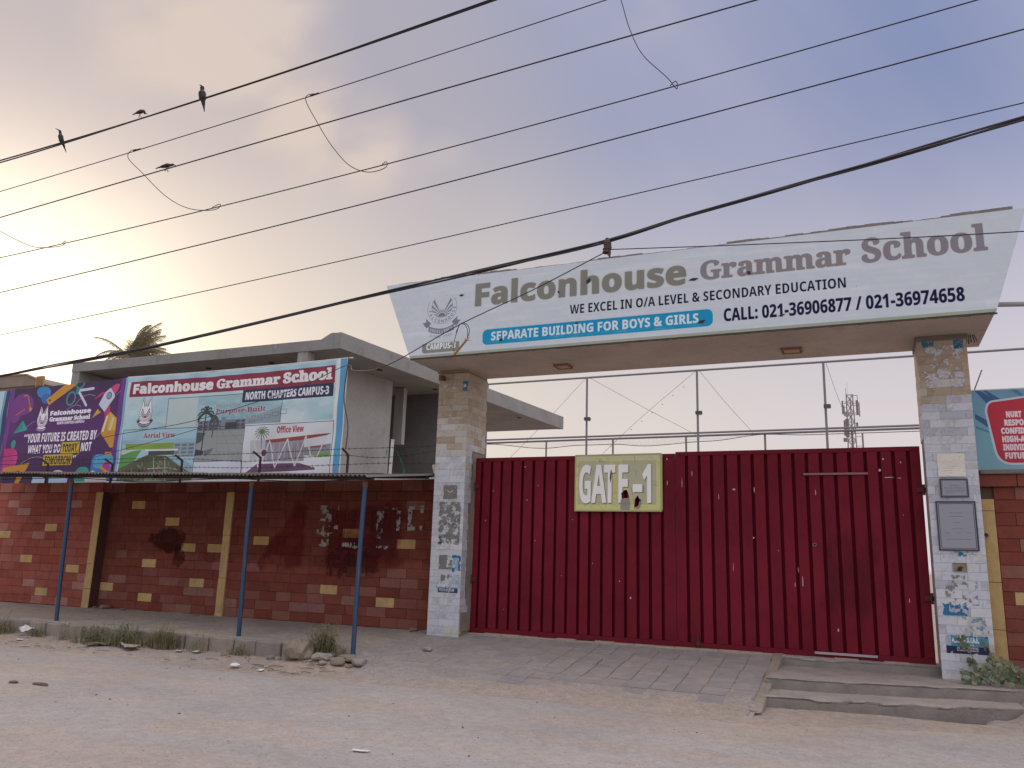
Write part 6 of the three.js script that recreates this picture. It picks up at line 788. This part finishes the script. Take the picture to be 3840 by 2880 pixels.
// ---------------------------------------------------------------- crows
function crow(label, x, y, spine, feet, k = 1) { // spine: [across, up, half-width, half-height] from bill tip to tail tip
  const t = thing('crow', label, 'bird', null, [x, y, ZW]); t.rotation.y = Math.atan2(-(x - camera.position.x), -(ZW - camera.position.z)); t.scale.setScalar(k);
  const c = new THREE.CatmullRomCurve3(spine.map(([a, b]) => V(a, b, 0))), N = 40, M = 10, P = [], I = [], val = (s, i) => { const q = s * (spine.length - 1), j = Math.min(spine.length - 2, Math.floor(q)); return lerp(spine[j][i], spine[j + 1][i], ss(0, 1, q - j)); };
  for (let i = 0; i <= N; i++) { const s = i / N, p = c.getPoint(s), d = c.getTangent(s), n = V(-d.y, d.x, 0); for (let j = 0; j < M; j++) { const a = j / M * 6.2832, h = val(s, 3), w = val(s, 2); P.push(p.x + n.x * Math.cos(a) * h, p.y + n.y * Math.cos(a) * h, Math.sin(a) * w); } }
  for (let i = 0; i < N; i++) for (let j = 0; j < M; j++) { const a = i * M + j, b = i * M + (j + 1) % M; I.push(a, b, a + M, b, b + M, a + M); }
  const g = new THREE.BufferGeometry(); g.setAttribute('position', new THREE.BufferAttribute(new Float32Array(P), 3)); g.setIndex(I); g.computeVertexNormals();
  const m = mat(0.012, 0.011, 0.014, { roughness: 0.55 }); part('body', prep(g), m, t);
  for (const [a, b, d, e, z] of feet) part('leg', [bar([a, b, z], [d, e, z], 0.006, 5), bar([d - 0.015, e, z], [d + 0.02, e, z], 0.005, 5)], m, t);
  return t;
}
const upright = [[-0.075, 0.19, .003, .003], [-0.035, 0.175, .012, .010], [-0.02, 0.155, .026, .024], [-0.012, 0.11, .024, .022], [-0.004, 0.05, .055, .042], [0.012, -0.03, .056, .040], [0.035, -0.10, .036, .022], [0.06, -0.19, .024, .010], [0.075, -0.245, .018, .005]];
crow('leftmost crow, perched upright on the highest cable, tail hanging down', -7.21, 8.37, upright.map(([a, b, w, h]) => [a * 1.7, b, w * 1.15, h * 1.15]), [[0.0, -0.03, -0.02, -0.06, 0.02], [0.01, -0.03, 0.03, -0.055, -0.02]], 0.92);
crow('largest crow, perched upright on the highest cable right of the others', -3.86, 8.50, upright.map(([a, b, w, h]) => [a * 0.8, b, w * 1.35, h * 1.4]), [[0, -0.05, -0.02, -0.06, 0.02], [0.01, -0.05, 0.03, -0.055, -0.02]], 1.04);
const level = [[0.175, 0.075, .003, .003], [0.13, 0.085, .010, .009], [0.105, 0.085, .024, .024], [0.07, 0.07, .024, .025], [0.01, 0.045, .046, .042], [-0.06, 0.01, .040, .030], [-0.12, -0.025, .022, .012], [-0.18, -0.065, .018, .006]];
crow('crow bending to peck at the highest cable, between its two neighbours', -5.25, 8.455, level.map(([a, b, w, h], i) => [a * 0.72, b - (i < 3 ? 0.055 : 0) + 0.02, w * 0.95, h * 0.95]), [[0.0, 0.02, -0.02, -0.07, 0.015], [-0.02, 0.02, 0.04, -0.06, -0.015]], 0.9);
crow('crow standing level on the third power line beside a jumper loop', -4.46, 7.315, level, [[0.0, 0.02, -0.015, -0.075, 0.015], [-0.02, 0.02, 0.035, -0.065, -0.015]], 0.88);
{ const pts = [[1.2, 11.5, -30], [-1.0, 12.2, -30], [0.6, 16.0, -30], [1.3, 15.8, -30], [2.0, 13.4, -30]]; pts.forEach(([x, y, z], i) => { const s = new THREE.BufferGeometry(); s.setAttribute('position', new THREE.BufferAttribute(new Float32Array([-0.16, 0.05, 0, 0, 0.015, 0.05, 0, -0.015, -0.05, 0.16, 0.06, 0, 0, -0.015, -0.05, 0, 0.015, 0.05]), 3)); s.computeVertexNormals(); tag(part('flying_bird', prep(s), mat(0.03, 0.03, 0.035, { side: THREE.DoubleSide }), scene), 'tiny dark bird flying far off in the open sky above the gate sign', 'bird', 'far-off birds in flight').position.set(x, y, z); }); }

// ---------------------------------------------------------------- kerb, steps, rubble, litter
{
  const t = thing('kerb', 'worn concrete kerb stones edging the raised footpath', 'kerb'), ms = [[0.33, 0.285, 0.25], [0.30, 0.26, 0.235], [0.36, 0.305, 0.26]].map((c) => mat(...c, { map: rep(concreteMap, 1.2), bumpMap: rep(grain, 1), bumpScale: 0.012 }));
  let x = -14; while (x < -1.45) { const w = rr(0.40, 0.50), h = 0.36, y = pathY(x, 2.1) + rr(0.0, 0.016); const o = part('kerb_stone', uvw(box(w - 0.022, h, 0.16, 0, 0, 0, 0.022)), ms[Math.floor(rng() * 3)], t); o.position.set(x + w / 2, y - h / 2, 2.15 + rr(-0.012, 0.012)); o.rotation.set(rr(-0.03, 0.03), rr(-0.02, 0.02), rr(-0.015, 0.015)); x += w; }
}
{
  const t = thing('entrance_steps', 'two low worn concrete steps up to the small door in the gate', 'steps');
  const dusty = mat(0.43, 0.365, 0.325, { map: rep(concreteMap, 0.8), bumpMap: rep(grain, 1), bumpScale: 0.012 }), bareShaded = mat(0.30, 0.265, 0.245, { map: rep(concreteMap, 1.3), bumpMap: rep(grain, 1), bumpScale: 0.007 });
  const slab = (name, edge, zb, y0, y1, xr) => { // worn slab: front edge follows the polyline and is softly rounded; dusty tread, grey cement riser darkened further to paint in its shade
    const f = (x) => { for (let i = 1; i < edge.length; i++) if (x <= edge[i][0]) return lerp(edge[i - 1][1], edge[i][1], (x - edge[i - 1][0]) / (edge[i][0] - edge[i - 1][0])); return edge[edge.length - 1][1]; };
    const xs = range(4.70, xr, 0.05), prof = [[0, 1], [0.55, 1], [0.9, 1], [0.972, 0.99], [0.992, 0.95], [1.0, 0.87], [0.998, 0.4], [0.996, 0]];
    const root = new THREE.Group(); root.name = name; t.add(root);
    for (const [pn, ja, jb, m] of [['tread', 0, 5, dusty], ['riser', 4, 7, bareShaded]]) {
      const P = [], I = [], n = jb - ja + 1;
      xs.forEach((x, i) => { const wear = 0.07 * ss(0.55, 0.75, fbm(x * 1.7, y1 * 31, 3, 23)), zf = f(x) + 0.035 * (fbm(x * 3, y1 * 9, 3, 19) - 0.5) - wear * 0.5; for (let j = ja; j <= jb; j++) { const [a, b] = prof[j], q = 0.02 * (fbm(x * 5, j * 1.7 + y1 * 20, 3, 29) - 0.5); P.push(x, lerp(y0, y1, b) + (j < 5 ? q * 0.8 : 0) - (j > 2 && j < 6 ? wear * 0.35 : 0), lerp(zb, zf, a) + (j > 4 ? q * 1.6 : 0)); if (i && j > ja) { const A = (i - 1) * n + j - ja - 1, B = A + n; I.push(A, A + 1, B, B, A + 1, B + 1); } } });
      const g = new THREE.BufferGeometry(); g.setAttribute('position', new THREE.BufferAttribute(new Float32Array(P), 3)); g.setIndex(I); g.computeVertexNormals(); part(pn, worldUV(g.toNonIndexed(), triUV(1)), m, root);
    }
  };
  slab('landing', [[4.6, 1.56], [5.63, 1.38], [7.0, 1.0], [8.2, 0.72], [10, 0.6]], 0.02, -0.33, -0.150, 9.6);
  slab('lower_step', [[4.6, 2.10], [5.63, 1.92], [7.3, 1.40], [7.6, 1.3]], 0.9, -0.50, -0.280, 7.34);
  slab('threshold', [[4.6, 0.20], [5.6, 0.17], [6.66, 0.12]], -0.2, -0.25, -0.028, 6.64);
  for (const [x, z, a, b, c, q] of [[4.62, 2.36, .15, .07, .14, 2], [4.56, 2.16, .09, .08, .14, 5], [4.60, 1.82, .08, .07, .16, 8], [4.66, 2.55, .12, .04, .10, 3]]) part('cement_lump', rockGeo(a, b, c, q).translate(x, roadY(x, z) + (z < 2.3 ? 0.12 * (2.4 - z) + 0.03 : 0.02), z), dusty, t);
  // sloping cheek between ramp and steps
  const s = new THREE.Shape(); s.moveTo(0.0, -0.5); s.lineTo(2.50, -0.5); s.lineTo(2.46, -0.385); s.lineTo(2.2, -0.32); s.lineTo(1.0, -0.165); s.lineTo(0.05, -0.03); s.lineTo(0, -0.03);
  part('cheek', uvw(new THREE.ExtrudeGeometry(s, { depth: 0.09, bevelEnabled: true, bevelSize: 0.015, bevelThickness: 0.015, bevelSegments: 2 }).rotateY(-Math.PI / 2).translate(4.745, 0, 0)), mat(0.40, 0.325, 0.265, { map: rep(concreteMap, 1.2), bumpMap: rep(grain, 1), bumpScale: 0.02 }), t);
}
function rockGeo(rx, ry, rz, seed, det = 2) { const g = new THREE.IcosahedronGeometry(1, det).toNonIndexed(), p = g.attributes.position; for (let i = 0; i < p.count; i++) { const x = p.getX(i), y = p.getY(i), z = p.getZ(i), n = 0.72 + 0.5 * fbm(x * 1.3 + seed, y * 1.3 + z * 1.1 + seed * 0.7, 3, 950) + 0.12 * (vn(x * 4 + z * 3, y * 4 + seed, 960) - 0.5); const q = 1 + 0.30 * (vn(x * 1.9 + seed * 3, y * 1.9 + z * 2.3, 970) - 0.5); p.setXYZ(i, x * n * q * rx, Math.max(-0.5, Math.min(0.72 + 0.2 * x, y * n * q)) * ry, z * n * q * rz); } g.computeVertexNormals(); return worldUV(g, triUV(2)); }
const stoneM = (c) => mat(...c, { map: mottle, bumpMap: rep(grain, 2), bumpScale: 0.012 });
const SM = { tan: stoneM([0.37, 0.295, 0.235]), pale: stoneM([0.44, 0.39, 0.345]), red: stoneM([0.33, 0.225, 0.175]), grey: stoneM([0.33, 0.295, 0.27]) };
function rock(label, x, z, rx, ry, rz, m, sink = 0.35, y) { const o = part('rock', rockGeo(rx, ry, rz, x * 7 + z * 3), m, scene); o.position.set(x, (y ?? groundY(x, z)) + ry * (1 - sink) * 0.8, z); o.rotation.y = x * 9; tag(o, label, 'rock'); }
rock('large rounded tan boulder at the kerb end, left of the weed', -1.50, 2.30, 0.32, 0.21, 0.22, SM.tan, 0.4);
rock('flat pale slab stone leaning in front of the weed', -1.02, 2.42, 0.15, 0.075, 0.08, SM.pale);
rock('broken tan stone in the rubble at the front', -0.72, 2.46, 0.13, 0.08, 0.08, SM.tan);
rock('smooth pale stone just right of the last blue post base', -0.52, 2.24, 0.13, 0.085, 0.10, SM.pale);
rock('wide tan rubble stone under the last blue post', -0.74, 2.22, 0.17, 0.07, 0.11, SM.tan);
rock('squat tan stone at the right end of the rubble', -0.28, 2.12, 0.11, 0.07, 0.09, SM.tan);
rock('long white broken stone behind the last blue post base', -0.44, 1.96, 0.15, 0.045, 0.06, SM.pale);
rock('small upright stone at the far right of the rubble', -0.16, 1.95, 0.07, 0.055, 0.05, SM.red);
rock('triangular tan stone behind the weed', -1.0, 2.06, 0.12, 0.11, 0.10, SM.tan);
rock('small round stone between weed and leaning slab', -1.02, 2.22, 0.075, 0.05, 0.06, SM.grey);
rock('small flat stone left of the large boulder', -1.92, 2.36, 0.09, 0.04, 0.06, SM.grey);
rock('lone pale stone lying on the ramp near the left pillar', 0.02, 1.35, 0.075, 0.045, 0.055, SM.pale, 0.2, frontY(0.02, 1.35));
for (const [l, x, z, a, m] of [['pale chip stone at the front of the rubble, between slab and tan stone', -0.9, 2.55, 0.06, 'pale'], ['grey chip stone beside the smooth pale stone', -0.36, 2.36, 0.06, 'grey'], ['tan chip stone in front of the smooth pale stone', -0.55, 2.44, 0.05, 'tan'], ['grey knob stone just behind the wide rubble stone', -0.66, 2.02, 0.07, 'grey'], ['tan lump stone touching the right side of the boulder', -1.28, 2.40, 0.08, 'tan'], ['pale crumb stone below the left of the boulder', -1.75, 2.42, 0.05, 'pale']]) rock(l, x, z, a, a * 0.65, a * 0.8, SM[m]);
for (const [l, x, z, a] of [['largest loose stone on the footpath at the foot of the wall', -7.85, 0.12, 0.13], ['loose stone right of the largest footpath stone', -7.35, 0.16, 0.06], ['loose stone at the foot of the yellow strip end', -8.1, 0.16, 0.06], ['loose stone at the wall foot left of the second yellow strip', -5.5, 0.15, 0.05], ['small stone heap at the foot of the wall by the left gate pillar', -0.9, 0.16, 0.09]]) rock(l, x, z, a, a * 0.45, a * 0.7, SM.red, 0.3, frontY(x, z));
{ // paper and plastic litter
  const pm = mat(0.66, 0.63, 0.60, { side: THREE.DoubleSide }), crumple = (w, d, h, seed) => { const g = new THREE.PlaneGeometry(w, d, 7, 5).rotateX(-Math.PI / 2), p = g.attributes.position; for (let i = 0; i < p.count; i++) p.setY(i, 0.006 + h * fbm(p.getX(i) * 14 + seed, p.getZ(i) * 14, 3, 970)); const q = g.toNonIndexed(); q.computeVertexNormals(); return q; };
  for (const [l, x, z, w, d, h] of [['white crumpled plastic bag against the kerb near the first blue post', -7.0, 2.36, 0.22, 0.16, 0.20], ['flat white paper scrap on the soil below the crumpled bag', -6.6, 2.75, 0.14, 0.09, 0.02], ['white paper scrap at the edge of the road, far left', -6.0, 3.1, 0.12, 0.07, 0.015], ['pale oval paper scrap on the soil in the middle of the kerb', -3.5, 2.5, 0.13, 0.09, 0.03], ['brighter paper scrap right of the oval one', -3.2, 2.46, 0.15, 0.10, 0.05], ['white crumpled paper on the soil left of the boulder', -1.9, 3.1, 0.13, 0.12, 0.07], ['small white scrap with yellow beside the twig', -1.45, 3.12, 0.12, 0.06, 0.03], ['bright white scrap lying alone on the road', 2.15, 6.2, 0.14, 0.05, 0.02], ['torn dry cardboard pile under the middle weeds', -4.35, 2.62, 0.40, 0.20, 0.10], ['brown dry leaf litter heap in the left middle weeds', -5.0, 2.6, 0.4, 0.2, 0.07]]) { const o = part('litter', crumple(w, d, h, x), /cardboard/.test(l) ? mat(0.36, 0.28, 0.23, { side: THREE.DoubleSide }) : /leaf/.test(l) ? mat(0.20, 0.14, 0.10, { side: THREE.DoubleSide }) : pm, scene); o.position.set(x, Math.max(groundY(x, z), z > 3.2 ? roadY(x, z) + 0.004 : -9), z); o.rotation.y = x * 3; tag(o, l, 'litter'); }
  for (const [l, x, z] of [['small dark clod on the road at far left', -2.95, 5.45], ['longer brown clod beside the small one on the road', -2.6, 5.38]]) { const o = part('clod', rockGeo(/long/.test(l) ? 0.13 : 0.06, 0.025, 0.04, x), stoneM([0.20, 0.12, 0.09]), scene); o.position.set(x, roadY(x, z) + 0.012, z); tag(o, l, 'clod'); }
}
{ // loose grit and pebbles
  const N = 1000, g = rockGeo(1, 0.7, 0.85, 3, 1), mk = (m, n, f) => { const im = new THREE.InstancedMesh(g, m, n), q = new THREE.Object3D(), c = new THREE.Color(); for (let i = 0; i < n; i++) { f(q); im.setMatrixAt(i, q.matrix); const k = rr(0.35, 1.2); c.setRGB(k, k * rr(0.9, 1), k * rr(0.82, 0.98)); im.setColorAt(i, c); } im.name = numbered('pebbles'); im.castShadow = im.receiveShadow = true; scene.add(im); return im; };
  tag(mk(mat(0.34, 0.28, 0.24), N, (q) => { let x, z, y; const k = rng(); if (k < 0.45) { x = rr(-9, 8.2); z = rr(3.2, 7.5); y = roadY(x, z) + 0.004; } else if (k < 0.8) { x = rr(-10, 0.3); z = 2.28 + 0.8 * Math.pow(rng(), 1.5); y = Math.max(groundY(x, z), z > roadEdge(x) ? roadY(x, z) + 0.004 : -9); } else { x = rr(-9, 4.6); z = rr(0.05, 2.0); y = frontY(x, z); } const s = 0.004 + 0.013 * Math.pow(rng(), 5); q.position.set(x, y + s * 0.15, z); q.scale.setScalar(s); q.rotation.set(rng() * 6, rng() * 6, rng() * 6); q.updateMatrix(); }), 'fine pebbles and grit scattered over road, soil and footpath', 'pebbles', null, 'stuff');
  const tw = []; for (let i = 0; i < 46; i++) { const x = i < 10 ? rr(-1.9, -1.0) : rr(-7, -0.4), z = rr(2.35, 3.15), y = groundY(x, z) + 0.012, a = rng() * 0.7 - 0.35, l = rr(0.05, 0.28); tw.push(tube([[x, y, z], [x + l * 0.5 * Math.cos(a), y + 0.012, z + l * 0.5 * Math.sin(a) + 0.01], [x + l * Math.cos(a), y + 0.003, z + l * Math.sin(a)]], 0.003 + 0.003 * rng(), 6, 4)); }
  tag(part('twigs', tw, mat(0.16, 0.115, 0.085), scene), 'dry twigs and stalks strewn on the soil along the kerb', 'twigs', null, 'stuff');
}
// ---------------------------------------------------------------- weeds
const leafM = (r, g, b) => new THREE.MeshPhysicalMaterial({ color: new THREE.Color().setRGB(r, g, b), side: THREE.DoubleSide, roughness: 0.9 });
const GREEN = leafM(0.10, 0.125, 0.048), DRY = leafM(0.27, 0.215, 0.12), OLIVE = leafM(0.13, 0.14, 0.058);
function blades(n, spread, h, lean) { const P = []; for (let i = 0; i < n; i++) { const a = rng() * 6.283, r = spread * Math.sqrt(rng()), x = Math.cos(a) * r * 1.5, z = Math.sin(a) * r * 0.6, H = h * (0.45 + 0.65 * rng()), b = rng() * 6.283, l = lean * H * (0.3 + rng()), w = 0.0035 + 0.003 * rng(); let px = x, py = -0.02, pz = z; const wx = Math.cos(b + 1.57) * w, wz = Math.sin(b + 1.57) * w; for (let k = 1; k <= 3; k++) { const s = k / 3, qx = x + Math.cos(b) * l * s * s, qy = H * s * (1 - 0.22 * s), qz = z + Math.sin(b) * l * s * s, t0 = 1 - (k - 1) / 3, t1 = 1 - s; P.push(px - wx * t0, py, pz - wz * t0, px + wx * t0, py, pz + wz * t0, qx, qy, qz); if (t1 > 0.01) P.push(px + wx * t0, py, pz + wz * t0, qx + wx * t1, qy, qz + wz * t1, qx, qy, qz); px = qx; py = qy; pz = qz; } } const g = new THREE.BufferGeometry(); g.setAttribute('position', new THREE.BufferAttribute(new Float32Array(P), 3)); g.computeVertexNormals(); return prep(g); }
function stalks(n, spread, h, leafN, leafS) { const st = [], P = []; for (let i = 0; i < n; i++) { const a = rng() * 6.283, r = spread * Math.sqrt(rng()), x = Math.cos(a) * r, z = Math.sin(a) * r * 0.6, H = h * (0.5 + 0.6 * rng()), dx = rr(-0.4, 0.4) * H, dz = rr(-0.2, 0.2) * H, c = new THREE.CatmullRomCurve3([V(x, -0.02, z), V(x + dx * 0.35, H * 0.5, z + dz * 0.4), V(x + dx, H, z + dz)]); st.push(new THREE.TubeGeometry(c, 6, 0.003, 4)); for (let k = 0; k < leafN; k++) { const p = c.getPoint(0.15 + 0.85 * rng()), b = rng() * 6.283, u = rr(-0.2, 0.8), l = leafS * rr(0.6, 1.3), d = V(Math.cos(b) * l, u * l, Math.sin(b) * l), s = V(-Math.sin(b) * l * 0.3, l * 0.05, Math.cos(b) * l * 0.3), m = p.clone().addScaledVector(d, 0.5), e = p.clone().add(d); P.push(p.x, p.y, p.z, m.x + s.x, m.y + s.y, m.z + s.z, e.x, e.y, e.z, p.x, p.y, p.z, e.x, e.y, e.z, m.x - s.x, m.y - s.y, m.z - s.z); } } const g = new THREE.BufferGeometry(); g.setAttribute('position', new THREE.BufferAttribute(new Float32Array(P), 3)); g.computeVertexNormals(); return [merge(st), prep(g)]; }
function weed(label, x, z, spread, h, nG, nD, nS) {
  const t = thing('weed', label, 'weed', null, [x, groundY(x, z) - 0.005, z]);
  if (nG) part('green_blades', blades(nG, spread, h, 0.7), OLIVE, t); if (nD) part('dry_blades', blades(nD, spread, h * 1.15, 0.6), DRY, t);
  if (nS) { const [a, b] = stalks(nS, spread * 0.8, h * 1.35, 16, 0.028); part('stems', a, DRY, t); part('leaves', b, GREEN, t); }
}
weed('dense dry grass tuft at the far left end of the kerb', -8.55, 2.38, 0.36, 0.34, 320, 320, 16); weed('grass tuft between the far left tuft and the plastic bag', -7.8, 2.40, 0.32, 0.26, 240, 200, 16);
weed('low green weed patch at the kerb below the soot patch', -5.25, 2.45, 0.36, 0.20, 240, 110, 50); weed('widest green weed patch in the middle of the kerb', -4.65, 2.42, 0.36, 0.23, 280, 120, 60); weed('tall feathery dry grass tuft right of the middle weed patch', -3.95, 2.38, 0.17, 0.38, 260, 240, 10); weed('thin dry stalks right of the feathery tuft', -3.3, 2.36, 0.14, 0.26, 20, 40, 5);
weed('sparse dry stalks in front of the middle weed patch', -6.0, 2.42, 0.16, 0.22, 20, 30, 6);
weed('tiny dry weed under the first blue post', -6.75, 2.34, 0.14, 0.14, 50, 60, 6); weed('low scrubby weed at the kerb just left of the second blue post', -2.55, 2.32, 0.16, 0.13, 60, 70, 8);
weed('bushy green weed between boulder and last blue post', -1.18, 2.16, 0.25, 0.32, 110, 80, 100);
{ // round-leaved creeper at the right pillar
  const t = thing('creeper_plant', 'round-leaved green plant growing at the foot of the right gate pillar', 'plant', null, [7.12, -0.15, 0.55]);
  const st = [], mk = () => { const s = new THREE.Shape(), n = 12; for (let i = 0; i < n; i++) { const a = i / n * 6.283, r = 1 + 0.12 * Math.cos(a * 5) + rr(-0.06, 0.06); s[i ? 'lineTo' : 'moveTo'](Math.cos(a) * r, Math.sin(a) * r); } const g = new THREE.ShapeGeometry(s), p = g.attributes.position; for (let i = 0; i < p.count; i++) p.setZ(i, 0.25 * (p.getX(i) ** 2 + p.getY(i) ** 2) * rr(0.6, 1.1)); g.computeVertexNormals(); return g; };
  const shapes = [mk(), mk(), mk()], ms = [leafM(0.13, 0.16, 0.09), leafM(0.17, 0.185, 0.11), leafM(0.22, 0.21, 0.13), leafM(0.10, 0.13, 0.065)];
  const put = (x, y, z, r) => { const o = part('leaf', shapes[Math.floor(rng() * 3)], ms[Math.floor(rng() * 4)], t); o.position.set(x, y, z); o.scale.setScalar(r); o.rotation.set(rr(-0.9, 0.3), rr(-0.8, 0.8), rng() * 6); };
  for (let i = 0; i < 190; i++) { const k = rng(), x = rr(-0.30, 0.42), hh = 0.30 * (1 - Math.abs(x - 0.12) / 0.6); put(x, 0.02 + hh * k, rr(-0.10, 0.22) + 0.05, rr(0.014, 0.034)); }
  for (let i = 0; i < 46; i++) { const s = rng(); const q = rng() < 0.5 ? [lerp(-0.15, -0.26, s), lerp(0.2, 0.52, s)] : [lerp(0.05, 0.02, s), lerp(0.2, 0.46, s)]; put(q[0] + rr(-0.045, 0.045), q[1] + rr(-0.03, 0.03), rr(-0.14, -0.06), rr(0.014, 0.03)); }
  for (const [a, b, c, d] of [[-0.1, 0, -0.25, 0.5], [0.05, 0, 0.02, 0.46], [0.1, 0, 0.35, 0.2], [0, 0, -0.3, 0.15], [0.1, 0, 0.2, 0.28], [0, 0, 0.1, 0.25]]) st.push(tube([[a, b, 0], [lerp(a, c, 0.4), lerp(b, d, 0.6), 0.02], [c, d, -0.08]], 0.005, 12, 5)); part('stems', st, leafM(0.14, 0.13, 0.07), t);
}

scene.traverse((o) => { if (o.isMesh) o.castShadow = o.receiveShadow = true; });
renderer.render(scene, camera);
